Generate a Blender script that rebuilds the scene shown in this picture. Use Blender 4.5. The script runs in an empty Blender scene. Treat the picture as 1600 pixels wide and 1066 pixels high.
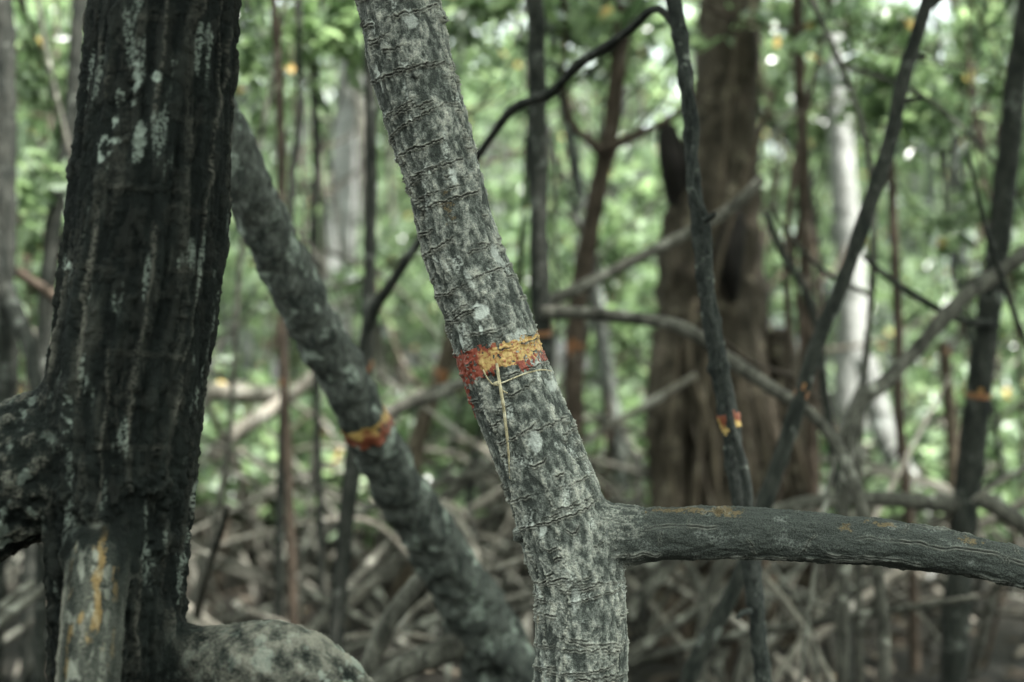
import bpy, math, random
import numpy as np
from mathutils import Vector

# ------------------------------------------------------------------ camera, sky, sun, exposure
SC = bpy.context.scene
COL = SC.collection
CAM_Z = 1.45
FPX = 50.0 / 36.0 * 1600.0          # focal length in photo pixels
cam_d = bpy.data.cameras.new('camera')
cam = bpy.data.objects.new('camera', cam_d)
COL.objects.link(cam)
cam.location = (0, 0, CAM_Z)
cam.rotation_euler = (math.radians(90), 0, 0)
cam_d.lens = 50.0
cam_d.sensor_width = 36.0
cam_d.clip_start = 0.05
cam_d.clip_end = 2000
cam_d.dof.use_dof = True
cam_d.dof.focus_distance = 2.43
cam_d.dof.aperture_fstop = 1.8
cam_d.dof.aperture_blades = 0
SC.camera = cam

SUN_EL, SUN_AZ = math.radians(62), math.radians(125)     # azimuth from +Y towards +X
world = bpy.data.worlds.new('World')
SC.world = world
world.use_nodes = True
wn, wl = world.node_tree.nodes, world.node_tree.links
wn.clear()
sky = wn.new('ShaderNodeTexSky')
sky.sky_type = 'NISHITA'
sky.sun_disc = False
sky.sun_elevation = SUN_EL
sky.sun_rotation = SUN_AZ
sky.air_density = 1.0
sky.dust_density = 4.0
sky.ozone_density = 1.0
hs = wn.new('ShaderNodeHueSaturation')
hs.inputs['Saturation'].default_value = 0.08            # overcast: greyed sky
hs.inputs['Value'].default_value = 1.0
bg = wn.new('ShaderNodeBackground')
bg.inputs['Strength'].default_value = 0.15
wo = wn.new('ShaderNodeOutputWorld')
wl.new(sky.outputs[0], hs.inputs['Color'])
tint = wn.new('ShaderNodeMix')
tint.data_type = 'RGBA'
tint.blend_type = 'MULTIPLY'
tint.inputs[0].default_value = 1.0
tint.inputs[7].default_value = (0.925, 1.03, 0.975, 1)
wl.new(hs.outputs[0], tint.inputs[6])
wl.new(tint.outputs[2], bg.inputs['Color'])
wl.new(bg.outputs[0], wo.inputs['Surface'])

sun_d = bpy.data.lights.new('sun', 'SUN')
sun_d.energy = 4.5
sun_d.angle = math.radians(3)
sun_d.color = (1.0, 0.975, 0.94)
sun = bpy.data.objects.new('sun', sun_d)
COL.objects.link(sun)
sdir = Vector((math.sin(SUN_AZ) * math.cos(SUN_EL), math.cos(SUN_AZ) * math.cos(SUN_EL), math.sin(SUN_EL)))
sun.rotation_euler = sdir.to_track_quat('Z', 'Y').to_euler()
sun.location = (0, 0, 20)

SC.view_settings.view_transform = 'Standard'
SC.view_settings.look = 'None'
SC.view_settings.exposure = 2.6
SC.view_settings.gamma = 1.0
SC.view_settings.use_curve_mapping = False
SC.cycles.use_denoising = True
SC.cycles.max_bounces = 6
SC.cycles.transmission_bounces = 4
SC.cycles.transparent_max_bounces = 4
SC.cycles.sample_clamp_indirect = 6.0

rng = np.random.default_rng(7)
random.seed(7)

# ------------------------------------------------------------------ helpers
def P(px, py, d):
    """a point of the place seen at photo pixel (px, py), d metres in front of the camera"""
    return np.array([d * (px - 800.0) / FPX, d, CAM_Z + d * (533.0 - py) / FPX])

_perm = np.random.default_rng(3).permutation(256)
_perm = np.concatenate([_perm, _perm, _perm])
_g = np.random.default_rng(4).normal(size=(256, 3))
_g /= np.linalg.norm(_g, axis=1)[:, None]
_gx, _gy, _gz = (np.ascontiguousarray(_g[:, k], dtype=np.float32) for k in range(3))
_perm = _perm.astype(np.int32)

def perlin(p):
    p = np.asarray(p, np.float32)
    fl = np.floor(p)
    f = p - fl
    i = fl.astype(np.int32) & 255
    u = f * f * f * (f * (f * 6 - 15) + 10)
    out = np.zeros(len(p), np.float32)
    for dx in (0, 1):
        wx = u[:, 0] if dx else 1 - u[:, 0]
        fx = f[:, 0] - dx
        hx = _perm[(i[:, 0] + dx) & 255]
        for dy in (0, 1):
            wy = wx * (u[:, 1] if dy else 1 - u[:, 1])
            fy = f[:, 1] - dy
            hy = _perm[hx + ((i[:, 1] + dy) & 255)]
            for dz in (0, 1):
                w = wy * (u[:, 2] if dz else 1 - u[:, 2])
                h = _perm[hy + ((i[:, 2] + dz) & 255)]
                out += w * (_gx[h] * fx + _gy[h] * fy + _gz[h] * (f[:, 2] - dz))
    return out * 1.6

_tab = np.random.default_rng(8).uniform(-.75, .75, 4096).astype(np.float32)
def n1(x, seed):
    """smooth one-dimensional noise"""
    x = np.asarray(x, np.float32) + np.float32(float(seed) * 7.31 + 100.0)
    k = np.floor(x)
    f = x - k
    k = k.astype(np.int32) & 4095
    f = f * f * (3 - 2 * f)
    return _tab[k] * (1 - f) + _tab[(k + 1) & 4095] * f

def fbm(p, o=4, gain=0.5):
    a, t, s = 1.0, 0.0, 1.0
    for k in range(o):
        t = t + a * perlin(p * s + 17.3 * k)
        a *= gain
        s *= 2.03
    return t

def sstep(a, b, x):
    t = np.clip((x - a) / (b - a), 0, 1)
    return t * t * (3 - 2 * t)

def catmull(pts, n):
    """resample control points (rows of any width) into n rows, evenly by arc length"""
    pts = np.asarray(pts, float)
    if len(pts) == 2:
        t = np.linspace(0, 1, n)[:, None]
        return pts[0] * (1 - t) + pts[1] * t
    q = np.vstack([2 * pts[0] - pts[1], pts, 2 * pts[-1] - pts[-2]])
    fine = []
    for k in range(1, len(q) - 2):
        t = np.linspace(0, 1, 24, endpoint=False)[:, None]
        p0, p1, p2, p3 = q[k - 1], q[k], q[k + 1], q[k + 2]
        fine.append(0.5 * (2 * p1 + (p2 - p0) * t + (2 * p0 - 5 * p1 + 4 * p2 - p3) * t ** 2 + (3 * p1 - p0 - 3 * p2 + p3) * t ** 3))
    fine.append(pts[-1:])
    fine = np.vstack(fine)
    L = np.concatenate([[0], np.cumsum(np.linalg.norm(np.diff(fine[:, :3], axis=0), axis=1))])
    s = np.linspace(0, L[-1], n)
    return np.stack([np.interp(s, L, fine[:, j]) for j in range(fine.shape[1])], 1)

def frames(c):
    t = np.gradient(c, axis=0)
    t /= np.linalg.norm(t, axis=1)[:, None]
    u = np.zeros_like(c)
    ref = np.array([0, -1.0, 0])                      # theta = 0 faces the camera
    if abs(t[0] @ ref) > 0.9:
        ref = np.array([1.0, 0, 0])
    for k in range(len(c)):
        r = ref - (ref @ t[k]) * t[k]
        r /= np.linalg.norm(r)
        u[k] = r
        ref = r
    w = np.cross(t, u)
    return t, u, w

def mesh_obj(name, v, f, mat, parent=None, smooth=True, attrs=None):
    me = bpy.data.meshes.new(name)
    v = np.ascontiguousarray(v, dtype=np.float32)
    f = np.ascontiguousarray(f, dtype=np.int32)
    k = f.shape[1]
    me.vertices.add(len(v))
    me.vertices.foreach_set('co', v.ravel())
    me.loops.add(f.size)
    me.loops.foreach_set('vertex_index', f.ravel())
    me.polygons.add(len(f))
    me.polygons.foreach_set('loop_start', np.arange(0, f.size, k, dtype=np.int32))
    me.polygons.foreach_set('use_smooth', np.full(len(f), smooth))
    me.update(calc_edges=True)
    me.validate()
    for an, av in (attrs or {}).items():
        a = me.attributes.new(an, 'FLOAT_COLOR', 'POINT')
        a.data.foreach_set('color', np.ascontiguousarray(av, dtype=np.float32).ravel())
    me.materials.append(mat)
    o = bpy.data.objects.new(name, me)
    COL.objects.link(o)
    if parent is not None:
        o.parent = parent
    return o

def empty(name, label, cat, group=None, loc=(0, 0, 0)):
    o = bpy.data.objects.new(name, None)
    COL.objects.link(o)
    o.location = loc
    o['label'] = label
    o['category'] = cat
    if group:
        o['group'] = group
    return o

def tube_arrays(pts, seg=12, step=0.03, rough=0.06, freq=9.0, knots=0.0, caps=True, flute=0, nmin=6):
    """pts rows: x y z r.  Returns verts, quads, (s, theta) per vertex"""
    pts = np.asarray(pts, float)
    L = np.sum(np.linalg.norm(np.diff(pts[:, :3], axis=0), axis=1))
    n = max(nmin, int(L / step))
    q = catmull(pts, n)
    c, r = q[:, :3], np.maximum(q[:, 3], 0.0015)
    t, u, w = frames(c)
    s = np.concatenate([[0], np.cumsum(np.linalg.norm(np.diff(c, axis=0), axis=1))])
    th = np.linspace(0, 2 * math.pi, seg, endpoint=False)
    d = u[:, None, :] * np.cos(th)[None, :, None] + w[:, None, :] * np.sin(th)[None, :, None]
    S = np.repeat(s, seg)
    TH = np.tile(th, n)
    R = np.repeat(r, seg)
    base = np.repeat(c, seg, axis=0)
    D = d.reshape(-1, 3)
    off = float(rng.uniform(0, 90))
    q3 = base + D * R[:, None]
    hgt = fbm(q3 * freq + off, 3) * rough * R * 2
    if knots:
        x = S / 0.11 + off
        kk = np.exp(-((x - np.round(x)) / 0.09) ** 2)
        hgt = hgt + kk * R * knots * (0.6 + perlin(q3 * 14))
    if flute:
        hgt = hgt + R * 0.16 * np.cos(flute * TH + 5 * S + off)
    V = base + D * (R + hgt)[:, None]
    a = np.arange((n - 1) * seg)
    nx = np.where((a + 1) % seg == 0, a + 1 - seg, a + 1)
    F = np.stack([a, nx, nx + seg, a + seg], 1)
    if caps:
        cv = np.vstack([c[0] - t[0] * r[0] * 0.4, c[-1] + t[-1] * r[-1] * 0.4])
        i0, i1 = len(V), len(V) + 1
        V = np.vstack([V, cv])
        k = np.arange(0, seg, 2)
        F = np.vstack([F, np.stack([np.full_like(k, i0), (k + 2) % seg, (k + 1) % seg, k], 1),
                       np.stack([np.full_like(k, i1), (n - 1) * seg + k, (n - 1) * seg + k + 1, (n - 1) * seg + (k + 2) % seg], 1)])
        S = np.concatenate([S, [0, s[-1]]])
        TH = np.concatenate([TH, [0, 0]])
    return V, F, S, TH

def tube(name, pts, mat, parent=None, **kw):
    V, F, S, TH = tube_arrays(pts, **kw)
    o = mesh_obj(name, V, F, mat, parent)
    return o, (V, F, S, TH)

def path(rows, d0, d1=None, w0=20, w1=None):
    """pixel polyline -> x y z r rows; depth and width (pixels) run from start to end.
    A row may carry its own depth and width: (px, py, d, w)."""
    d1 = d0 if d1 is None else d1
    w1 = w0 if w1 is None else w1
    n = len(rows)
    out = []
    for k, rw in enumerate(rows):
        t = k / max(1, n - 1)
        d = rw[2] if len(rw) > 2 else d0 + (d1 - d0) * t
        w = rw[3] if len(rw) > 3 else w0 + (w1 - w0) * t
        p = P(rw[0], rw[1], d)
        out.append([*p, 0.5 * w * d / FPX])
    return np.array(out)

def vnormals(V, F):
    a, b, c = V[F[:, 0]], V[F[:, 1]], V[F[:, 2]]
    n = np.cross(b - a, c - a)
    N = np.zeros_like(V)
    for k in range(F.shape[1]):
        np.add.at(N, F[:, k], n)
    return N / np.maximum(np.linalg.norm(N, axis=1), 1e-12)[:, None]

def subset(V, F, keep, push, N):
    F2 = F[keep]
    ids, inv = np.unique(F2.ravel(), return_inverse=True)
    return V[ids] + N[ids] * push, inv.reshape(F2.shape), ids

# ------------------------------------------------------------------ materials
def nodes_of(name):
    m = bpy.data.materials.new(name)
    m.use_nodes = True
    n, l = m.node_tree.nodes, m.node_tree.links
    return m, n, l, n['Principled BSDF']

def nz(n, l, vec, scale, detail=4, rough=0.55, dist=0.0):
    t = n.new('ShaderNodeTexNoise')
    t.inputs['Scale'].default_value = scale
    t.inputs['Detail'].default_value = detail
    t.inputs['Roughness'].default_value = rough
    t.inputs['Distortion'].default_value = dist
    if vec is not None:
        l.new(vec, t.inputs['Vector'])
    return t.outputs['Fac']

def ramp(n, l, fac, stops, interp='LINEAR'):
    r = n.new('ShaderNodeValToRGB')
    r.color_ramp.interpolation = interp
    e = r.color_ramp.elements
    e[0].position, e[0].color = stops[0][0], (*stops[0][1], 1)
    e[1].position, e[1].color = stops[-1][0], (*stops[-1][1], 1)
    for p, c in stops[1:-1]:
        x = e.new(p)
        x.color = (*c, 1)
    l.new(fac, r.inputs['Fac'])
    return r.outputs['Color']

def mix(n, l, fac, a, b):
    m = n.new('ShaderNodeMix')
    m.data_type = 'RGBA'
    for sock, val in ((m.inputs[0], fac), (m.inputs[6], a), (m.inputs[7], b)):
        if hasattr(val, 'links'):
            l.new(val, sock)
        elif isinstance(val, (int, float)):
            sock.default_value = val
        else:
            sock.default_value = (*val, 1)
    return m.outputs[2]

def bump(n, l, bsdf, h, strength, dist):
    b = n.new('ShaderNodeBump')
    b.inputs['Strength'].default_value = strength
    b.inputs['Distance'].default_value = dist
    l.new(h, b.inputs['Height'])
    l.new(b.outputs[0], bsdf.inputs['Normal'])

def g3(v):
    return (v, v, v)

def hero_bark(name, dark, mid, light, lichen, crackc, pale=None):
    m, n, l, b = nodes_of(name)
    co = n.new('ShaderNodeTexCoord').outputs['Object']
    at = n.new('ShaderNodeAttribute')
    at.attribute_name = 'mask'
    sp = n.new('ShaderNodeSeparateColor')
    l.new(at.outputs['Color'], sp.inputs[0])
    f1 = nz(n, l, co, 55, 5, 0.65)
    f2 = nz(n, l, co, 420, 3, 0.6)
    base = ramp(n, l, at.outputs['Alpha'], [(0.1, dark), (0.55, mid), (0.95, light)] if pale is None else [(0.1, dark), (0.45, mid), (0.7, pale), (0.95, light)])
    sp_f = ramp(n, l, f2, [(0.38, g3(0.55)), (0.62, g3(1.5))])
    mm = n.new('ShaderNodeMix'); mm.data_type = 'RGBA'; mm.blend_type = 'MULTIPLY'
    mm.inputs[0].default_value = 0.8
    l.new(base, mm.inputs[6]); l.new(sp_f, mm.inputs[7])
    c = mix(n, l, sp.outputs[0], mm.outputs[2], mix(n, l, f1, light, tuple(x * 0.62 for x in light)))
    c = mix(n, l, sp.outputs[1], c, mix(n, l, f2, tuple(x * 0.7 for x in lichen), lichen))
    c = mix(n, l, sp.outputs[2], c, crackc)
    st = n.new('ShaderNodeAttribute'); st.attribute_name = 'stain'
    c = mix(n, l, st.outputs['Fac'], c, mix(n, l, f2, (0.13, 0.085, 0.035), (0.30, 0.19, 0.065)))
    l.new(c, b.inputs['Base Color'])
    b.inputs['Roughness'].default_value = 0.85
    b.inputs['Specular IOR Level'].default_value = 0.08
    ad = n.new('ShaderNodeMath'); ad.operation = 'ADD'
    l.new(f2, ad.inputs[0]); l.new(f1, ad.inputs[1])
    bump(n, l, b, ad.outputs[0], 0.85, 0.003)
    return m

def bark(name, a, b_, lich, amt=0.5, sc=1.0, along=0.35):
    m, n, l, b = nodes_of(name)
    co = n.new('ShaderNodeTexCoord').outputs['Object']
    mp = n.new('ShaderNodeMapping')
    mp.inputs['Scale'].default_value = (1, 1, along)
    l.new(co, mp.inputs['Vector'])
    f1 = nz(n, l, mp.outputs[0], 22 * sc, 6, 0.65)
    f2 = nz(n, l, mp.outputs[0], 90 * sc, 5, 0.65)
    f3 = nz(n, l, co, 9 * sc, 5, 0.6)
    c = mix(n, l, ramp(n, l, f1, [(0.36, g3(0)), (0.64, g3(1))]), a, b_)
    c = mix(n, l, ramp(n, l, f3, [(0.66 - 0.2 * amt, g3(0)), (0.74 - 0.2 * amt, g3(1))]), c, lich)
    k = n.new('ShaderNodeMix'); k.data_type = 'RGBA'; k.blend_type = 'MULTIPLY'; k.inputs[0].default_value = 0.85
    l.new(c, k.inputs[6]); l.new(ramp(n, l, f2, [(0.35, g3(0.5)), (0.65, g3(1.4))]), k.inputs[7])
    l.new(k.outputs[2], b.inputs['Base Color'])
    b.inputs['Roughness'].default_value = 0.85
    b.inputs['Specular IOR Level'].default_value = 0.10
    bump(n, l, b, f2, 0.8, 0.004)
    return m

M = {}
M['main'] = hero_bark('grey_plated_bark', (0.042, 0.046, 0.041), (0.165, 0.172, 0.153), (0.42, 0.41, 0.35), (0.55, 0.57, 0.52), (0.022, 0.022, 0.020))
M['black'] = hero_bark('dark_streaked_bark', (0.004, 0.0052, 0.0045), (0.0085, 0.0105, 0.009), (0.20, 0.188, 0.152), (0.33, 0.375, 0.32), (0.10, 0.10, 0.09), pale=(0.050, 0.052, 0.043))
M['grey'] = bark('grey_lichen_bark', (0.020, 0.024, 0.021), (0.085, 0.090, 0.078), (0.20, 0.225, 0.19), 0.5, 1.6)
M['darkstem'] = bark('dark_wet_bark', (0.010, 0.012, 0.010), (0.036, 0.037, 0.031), (0.09, 0.095, 0.082), 0.35, 1.5)
M['node'] = bark('dark_knotted_bark', (0.012, 0.014, 0.013), (0.042, 0.046, 0.040), (0.13, 0.14, 0.12), 0.3, 3.2, 0.5)
M['brown'] = bark('brown_bark', (0.024, 0.019, 0.014), (0.066, 0.050, 0.037), (0.12, 0.10, 0.08), 0.3)
M['bigbrown'] = bark('coarse_brown_bark', (0.017, 0.014, 0.010), (0.070, 0.058, 0.042), (0.13, 0.112, 0.082), 0.4, 0.9, 0.3)
M['palewood'] = bark('pale_bare_wood', (0.085, 0.077, 0.062), (0.22, 0.20, 0.165), (0.31, 0.295, 0.255), 0.5)
M['white'] = bark('pale_sunlit_bark', (0.13, 0.13, 0.12), (0.23, 0.23, 0.215), (0.29, 0.30, 0.28), 0.4)
M['root'] = bark('grey_brown_root_bark', (0.020, 0.020, 0.016), (0.105, 0.100, 0.082), (0.22, 0.215, 0.18), 0.42)
M['aerial'] = bark('tan_aerial_root_bark', (0.038, 0.031, 0.022), (0.10, 0.080, 0.056), (0.14, 0.12, 0.09), 0.3)
M['hollow_dark'] = bark('black_rot_and_hollow', (0.008, 0.007, 0.006), (0.016, 0.014, 0.012), (0.02, 0.02, 0.018), 0.2)

def paint_mat(name, yellow, red, bias):
    """two-colour paint: attribute 'tone' red channel says how red a spot was painted"""
    m, n, l, b = nodes_of(name)
    co = n.new('ShaderNodeTexCoord').outputs['Object']
    at = n.new('ShaderNodeAttribute'); at.attribute_name = 'mask'
    sp = n.new('ShaderNodeSeparateColor'); l.new(at.outputs['Color'], sp.inputs[0])
    f = nz(n, l, co, 160, 4, 0.7)
    y = mix(n, l, f, tuple(0.55 * x for x in yellow), tuple(min(1, 1.35 * x) for x in yellow))
    r = mix(n, l, f, tuple(0.5 * x for x in red), tuple(min(1, 1.4 * x) for x in red))
    ad = n.new('ShaderNodeMath'); ad.operation = 'ADD'; l.new(sp.outputs[0], ad.inputs[0]); l.new(f, ad.inputs[1])
    k = ramp(n, l, ad.outputs[0], [(0.72 + bias, g3(0)), (1.18 + bias, g3(1))])
    l.new(mix(n, l, k, y, r), b.inputs['Base Color'])
    b.inputs['Roughness'].default_value = 0.6
    bump(n, l, b, f, 0.5, 0.0015)
    return m
M['paint'] = paint_mat('ochre_and_red_paint', (0.46, 0.31, 0.105), (0.20, 0.035, 0.016), 0.09)
M['paint_dull'] = paint_mat('dull_ochre_and_red_paint', (0.30, 0.19, 0.055), (0.15, 0.038, 0.016), 0.0)
M['paint_yellow'] = paint_mat('worn_yellow_paint', (0.36, 0.24, 0.07), (0.17, 0.045, 0.018), 0.16)
M['paint_orange'] = paint_mat('faded_orange_paint', (0.24, 0.125, 0.030), (0.15, 0.055, 0.016), 0.0)

def leaf_mat(name, stops, trans=0.45, rough=0.30, spec=0.5):
    m, n, l, b = nodes_of(name)
    at = n.new('ShaderNodeAttribute'); at.attribute_name = 'tone'
    oi = n.new('ShaderNodeObjectInfo')
    sp = n.new('ShaderNodeSeparateColor'); l.new(at.outputs['Color'], sp.inputs[0])
    c = ramp(n, l, sp.outputs[0], stops)
    hsv = n.new('ShaderNodeHueSaturation')
    hsv.inputs['Saturation'].default_value = 0.84
    mr = n.new('ShaderNodeMapRange')
    mr.inputs['To Min'].default_value = 0.8; mr.inputs['To Max'].default_value = 1.45
    l.new(oi.outputs['Random'], mr.inputs['Value'])
    l.new(mr.outputs[0], hsv.inputs['Value']); l.new(c, hsv.inputs['Color'])
    l.new(hsv.outputs[0], b.inputs['Base Color'])
    b.inputs['Roughness'].default_value = rough
    b.inputs['Specular IOR Level'].default_value = spec
    tr = n.new('ShaderNodeBsdfTranslucent')
    ga = n.new('ShaderNodeMix'); ga.data_type = 'RGBA'; ga.blend_type = 'MULTIPLY'; ga.inputs[0].default_value = 1
    l.new(hsv.outputs[0], ga.inputs[6]); ga.inputs[7].default_value = (1.9, 2.0, 1.5, 1)
    l.new(ga.outputs[2], tr.inputs['Color'])
    ms = n.new('ShaderNodeMixShader'); ms.inputs[0].default_value = trans
    l.new(b.outputs[0], ms.inputs[1]); l.new(tr.outputs[0], ms.inputs[2])
    l.new(ms.outputs[0], n['Material Output'].inputs['Surface'])
    return m
GREEN = [(0.0, (0.022, 0.042, 0.018)), (0.45, (0.085, 0.128, 0.064)), (0.80, (0.165, 0.225, 0.130)), (0.93, (0.21, 0.26, 0.15)), (0.965, (0.36, 0.25, 0.07)), (1.0, (0.30, 0.17, 0.06))]
M['leaf'] = leaf_mat('mangrove_leaf', GREEN)
M['litter'] = leaf_mat('fallen_leaf', [(0.0, (0.025, 0.019, 0.013)), (0.6, (0.06, 0.048, 0.034)), (0.9, (0.12, 0.10, 0.07)), (1.0, (0.25, 0.16, 0.05))], 0.1, 0.6, 0.1)

def mud():
    m, n, l, b = nodes_of('wet_mud')
    co = n.new('ShaderNodeTexCoord').outputs['Object']
    f1 = nz(n, l, co, 1.3, 6, 0.6)
    f2 = nz(n, l, co, 16, 6, 0.7)
    c = mix(n, l, f1, (0.005, 0.005, 0.004), (0.012, 0.0115, 0.009))
    c = mix(n, l, ramp(n, l, f2, [(0.5, g3(0)), (0.7, g3(0.6))]), c, (0.034, 0.030, 0.023))
    l.new(c, b.inputs['Base Color'])
    b.inputs['Roughness'].default_value = 0.7
    b.inputs['Specular IOR Level'].default_value = 0.08
    bump(n, l, b, f2, 0.8, 0.04)
    return m
M['mud'] = mud()
M['straw'] = bark('dry_straw', (0.30, 0.25, 0.15), (0.48, 0.42, 0.28), (0.5, 0.45, 0.33), 0.3, 3.0)
M['lichenpale'] = bark('pale_lichen', (0.3, 0.33, 0.3), (0.45, 0.48, 0.44), (0.5, 0.5, 0.46), 0.5)

# ------------------------------------------------------------------ ground
def ground():
    ax = np.concatenate([-np.geomspace(400, 14, 14), np.linspace(-12, 12, 81), np.geomspace(14, 400, 14)])
    ay = np.concatenate([-np.geomspace(60, 4, 6), np.linspace(-3, 26, 97), np.geomspace(28, 800, 16)])
    X, Y = np.meshgrid(ax, ay)
    p = np.stack([X.ravel(), Y.ravel(), np.zeros(X.size)], 1)
    near = sstep(40, 20, np.hypot(p[:, 0], p[:, 1] - 8))
    p[:, 2] = near * (0.07 * fbm(p * 0.6, 3) + 0.035 * fbm(p * 2.7, 3)) - 0.03
    nx, ny = len(ax), len(ay)
    i = (np.arange(ny - 1)[:, None] * nx + np.arange(nx - 1)[None]).ravel()
    o = mesh_obj('ground', p, np.stack([i, i + 1, i + 1 + nx, i + nx], 1), M['mud'])
    o['kind'] = 'structure'
ground()

# ------------------------------------------------------------------ hero trunks: joined tubes, remeshed, projected, displaced
def hero_surface(tubes, voxel, k):
    """tubes: list of dense rows x y z r.  One watertight skin with soft fillets; returns V, F and per tube s, theta, weight"""
    vs, fs, o = [], [], 0
    dens = []
    for T in tubes:
        L = np.sum(np.linalg.norm(np.diff(T[:, :3], axis=0), axis=1))
        n = max(24, int(L / 0.012))
        q = catmull(T, n)
        dens.append(q)
        V, F, _, _ = tube_arrays(q, seg=32, step=0.012, rough=0, caps=True)
        vs.append(V); fs.append(F + o); o += len(V)
    ob = mesh_obj('blockout', np.vstack(vs), np.vstack(fs), M['main'])
    md = ob.modifiers.new('r', 'REMESH'); md.mode = 'VOXEL'; md.voxel_size = voxel; md.adaptivity = 0
    dg = bpy.context.evaluated_depsgraph_get()
    ev = ob.evaluated_get(dg)
    me = ev.to_mesh()
    V = np.empty(len(me.vertices) * 3, np.float32); me.vertices.foreach_get('co', V); V = V.reshape(-1, 3).astype(float)
    npol = len(me.polygons)
    F = np.empty(len(me.loops), np.int32); me.loops.foreach_get('vertex_index', F)
    F = F.reshape(npol, -1)
    ev.to_mesh_clear()
    dm = ob.data
    bpy.data.objects.remove(ob); bpy.data.meshes.remove(dm)

    def near(V):
        out = []
        for q in dens:
            c, r = q[:, :3], q[:, 3]
            t, u, w = frames(c)
            s = np.concatenate([[0], np.cumsum(np.linalg.norm(np.diff(c, axis=0), axis=1))])
            idx = np.empty(len(V), int)
            c2 = (c * c).sum(1)
            for a in range(0, len(V), 20000):
                v = V[a:a + 20000]
                idx[a:a + 20000] = np.argmin(c2[None] - 2 * v @ c.T, axis=1)
            dv = V - c[idx]
            al = np.einsum('ij,ij->i', dv, t[idx])
            h = (s[-1] / (len(s) - 1)) * 0.5
            al_c = np.clip(al, -h, h)
            S = s[idx] + al_c
            R = np.interp(S, s, r)
            dv2 = dv - al_c[:, None] * t[idx]
            dist = np.linalg.norm(dv2, axis=1)
            th = np.arctan2(np.einsum('ij,ij->i', dv2, w[idx]), np.einsum('ij,ij->i', dv2, u[idx]))
            out.append((dist - R, dv2 / np.maximum(dist, 1e-9)[:, None], S, th, R))
        return out
    for it in range(3):
        nn = near(V)
        D = np.stack([x[0] for x in nn], 1)
        m = D.min(1, keepdims=True)
        E = np.exp(-(D - m) / k)
        W = E / E.sum(1, keepdims=True)
        sd = m[:, 0] - k * np.log(E.sum(1))
        g = sum(W[:, j:j + 1] * nn[j][1] for j in range(len(nn)))
        gl = np.linalg.norm(g, axis=1)
        V = V - g / np.maximum(gl, 0.3)[:, None] * (np.clip(sd, -0.03, 0.03) * 0.9)[:, None]
    nn = near(V)
    return V, F, nn, W, dens

def cyl(S, th, R, fs, ft):
    return np.stack([np.cos(th) * R * ft, np.sin(th) * R * ft, S * fs], 1)

def arcs(S, th, R, specs):
    """curved transverse cracks: returns lip height mask, crack mask"""
    lip = np.zeros_like(S); crk = np.zeros_like(S)
    for (s0, t0, hw, tilt, bow, amp, wd, sd) in specs:
        sel = np.where(np.abs(S - s0) < 0.035)[0]
        if not len(sel):
            continue
        dt = (th[sel] - t0 + math.pi) % (2 * math.pi) - math.pi
        t = dt / hw
        ok = np.abs(t) < 1.15
        sel, t, dt = sel[ok], t[ok], dt[ok]
        if not len(sel):
            continue
        j = n1(dt * 14, sd) * 0.0028 + n1(dt * 45, sd + 9) * 0.0012
        d = S[sel] - (s0 + tilt * dt * 0.07 + bow * (1 - t * t) + j)
        fade = sstep(1.12, 0.7, np.abs(t)) * (0.55 + 0.6 * (n1(dt * 9, sd + 31) > -0.25))
        e = np.abs(d)
        L_ = np.exp(-((e - 1.45 * wd) / wd) ** 2) * fade * amp
        C_ = np.exp(-(e / (0.8 * wd)) ** 2) * fade * min(1.2, amp)
        lip[sel] = np.maximum(lip[sel], L_)
        crk[sel] = np.maximum(crk[sel], C_)
    return lip, crk

def on_surface(px, py, T, d_hint):
    """3D point on the camera side of the tube T near that pixel (marks are then placed in 3D)"""
    q = catmull(T, 400)
    u = (q[:, 0] / q[:, 1]) * FPX + 800
    v = 533 - (q[:, 2] - CAM_Z) / q[:, 1] * FPX
    k = np.argmin((u - px) ** 2 + (v - py) ** 2)
    r = q[k, 3]; d = q[k, 1]
    p = P(px, py, d)
    t = q[min(k + 1, 399), :3] - q[max(k - 1, 0), :3]; t /= np.linalg.norm(t)
    o = p - q[k, :3]; o -= (o @ t) * t; o[1] = 0
    off = min(np.linalg.norm(o), r * 0.98)
    dep = math.sqrt(r * r - off * off)
    p = P(px, py, d - dep)
    return p, t

def blob(V, px, py, T, rx, ry, seed=0, rag=0.5):
    """soft ragged patch mask in 3D round the surface point; rx across, ry along the axis (metres)"""
    p, t = on_surface(px, py, T, 0)
    dv = V - p
    al = dv @ t
    ac = np.linalg.norm(dv - al[:, None] * t, axis=1)
    e = np.sqrt((al / ry) ** 2 + (ac / rx) ** 2)
    m = np.zeros(len(V))
    s = np.where(e < 2.2)[0]
    if len(s):
        m[s] = sstep(1.15, 0.75, e[s] + rag * fbm(V[s] * 90 + seed, 3))
    return m

def low_tube_tail(rows, seg=24, step=0.03):
    return tube_arrays(rows, seg=seg, step=step, rough=0.03)

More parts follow.
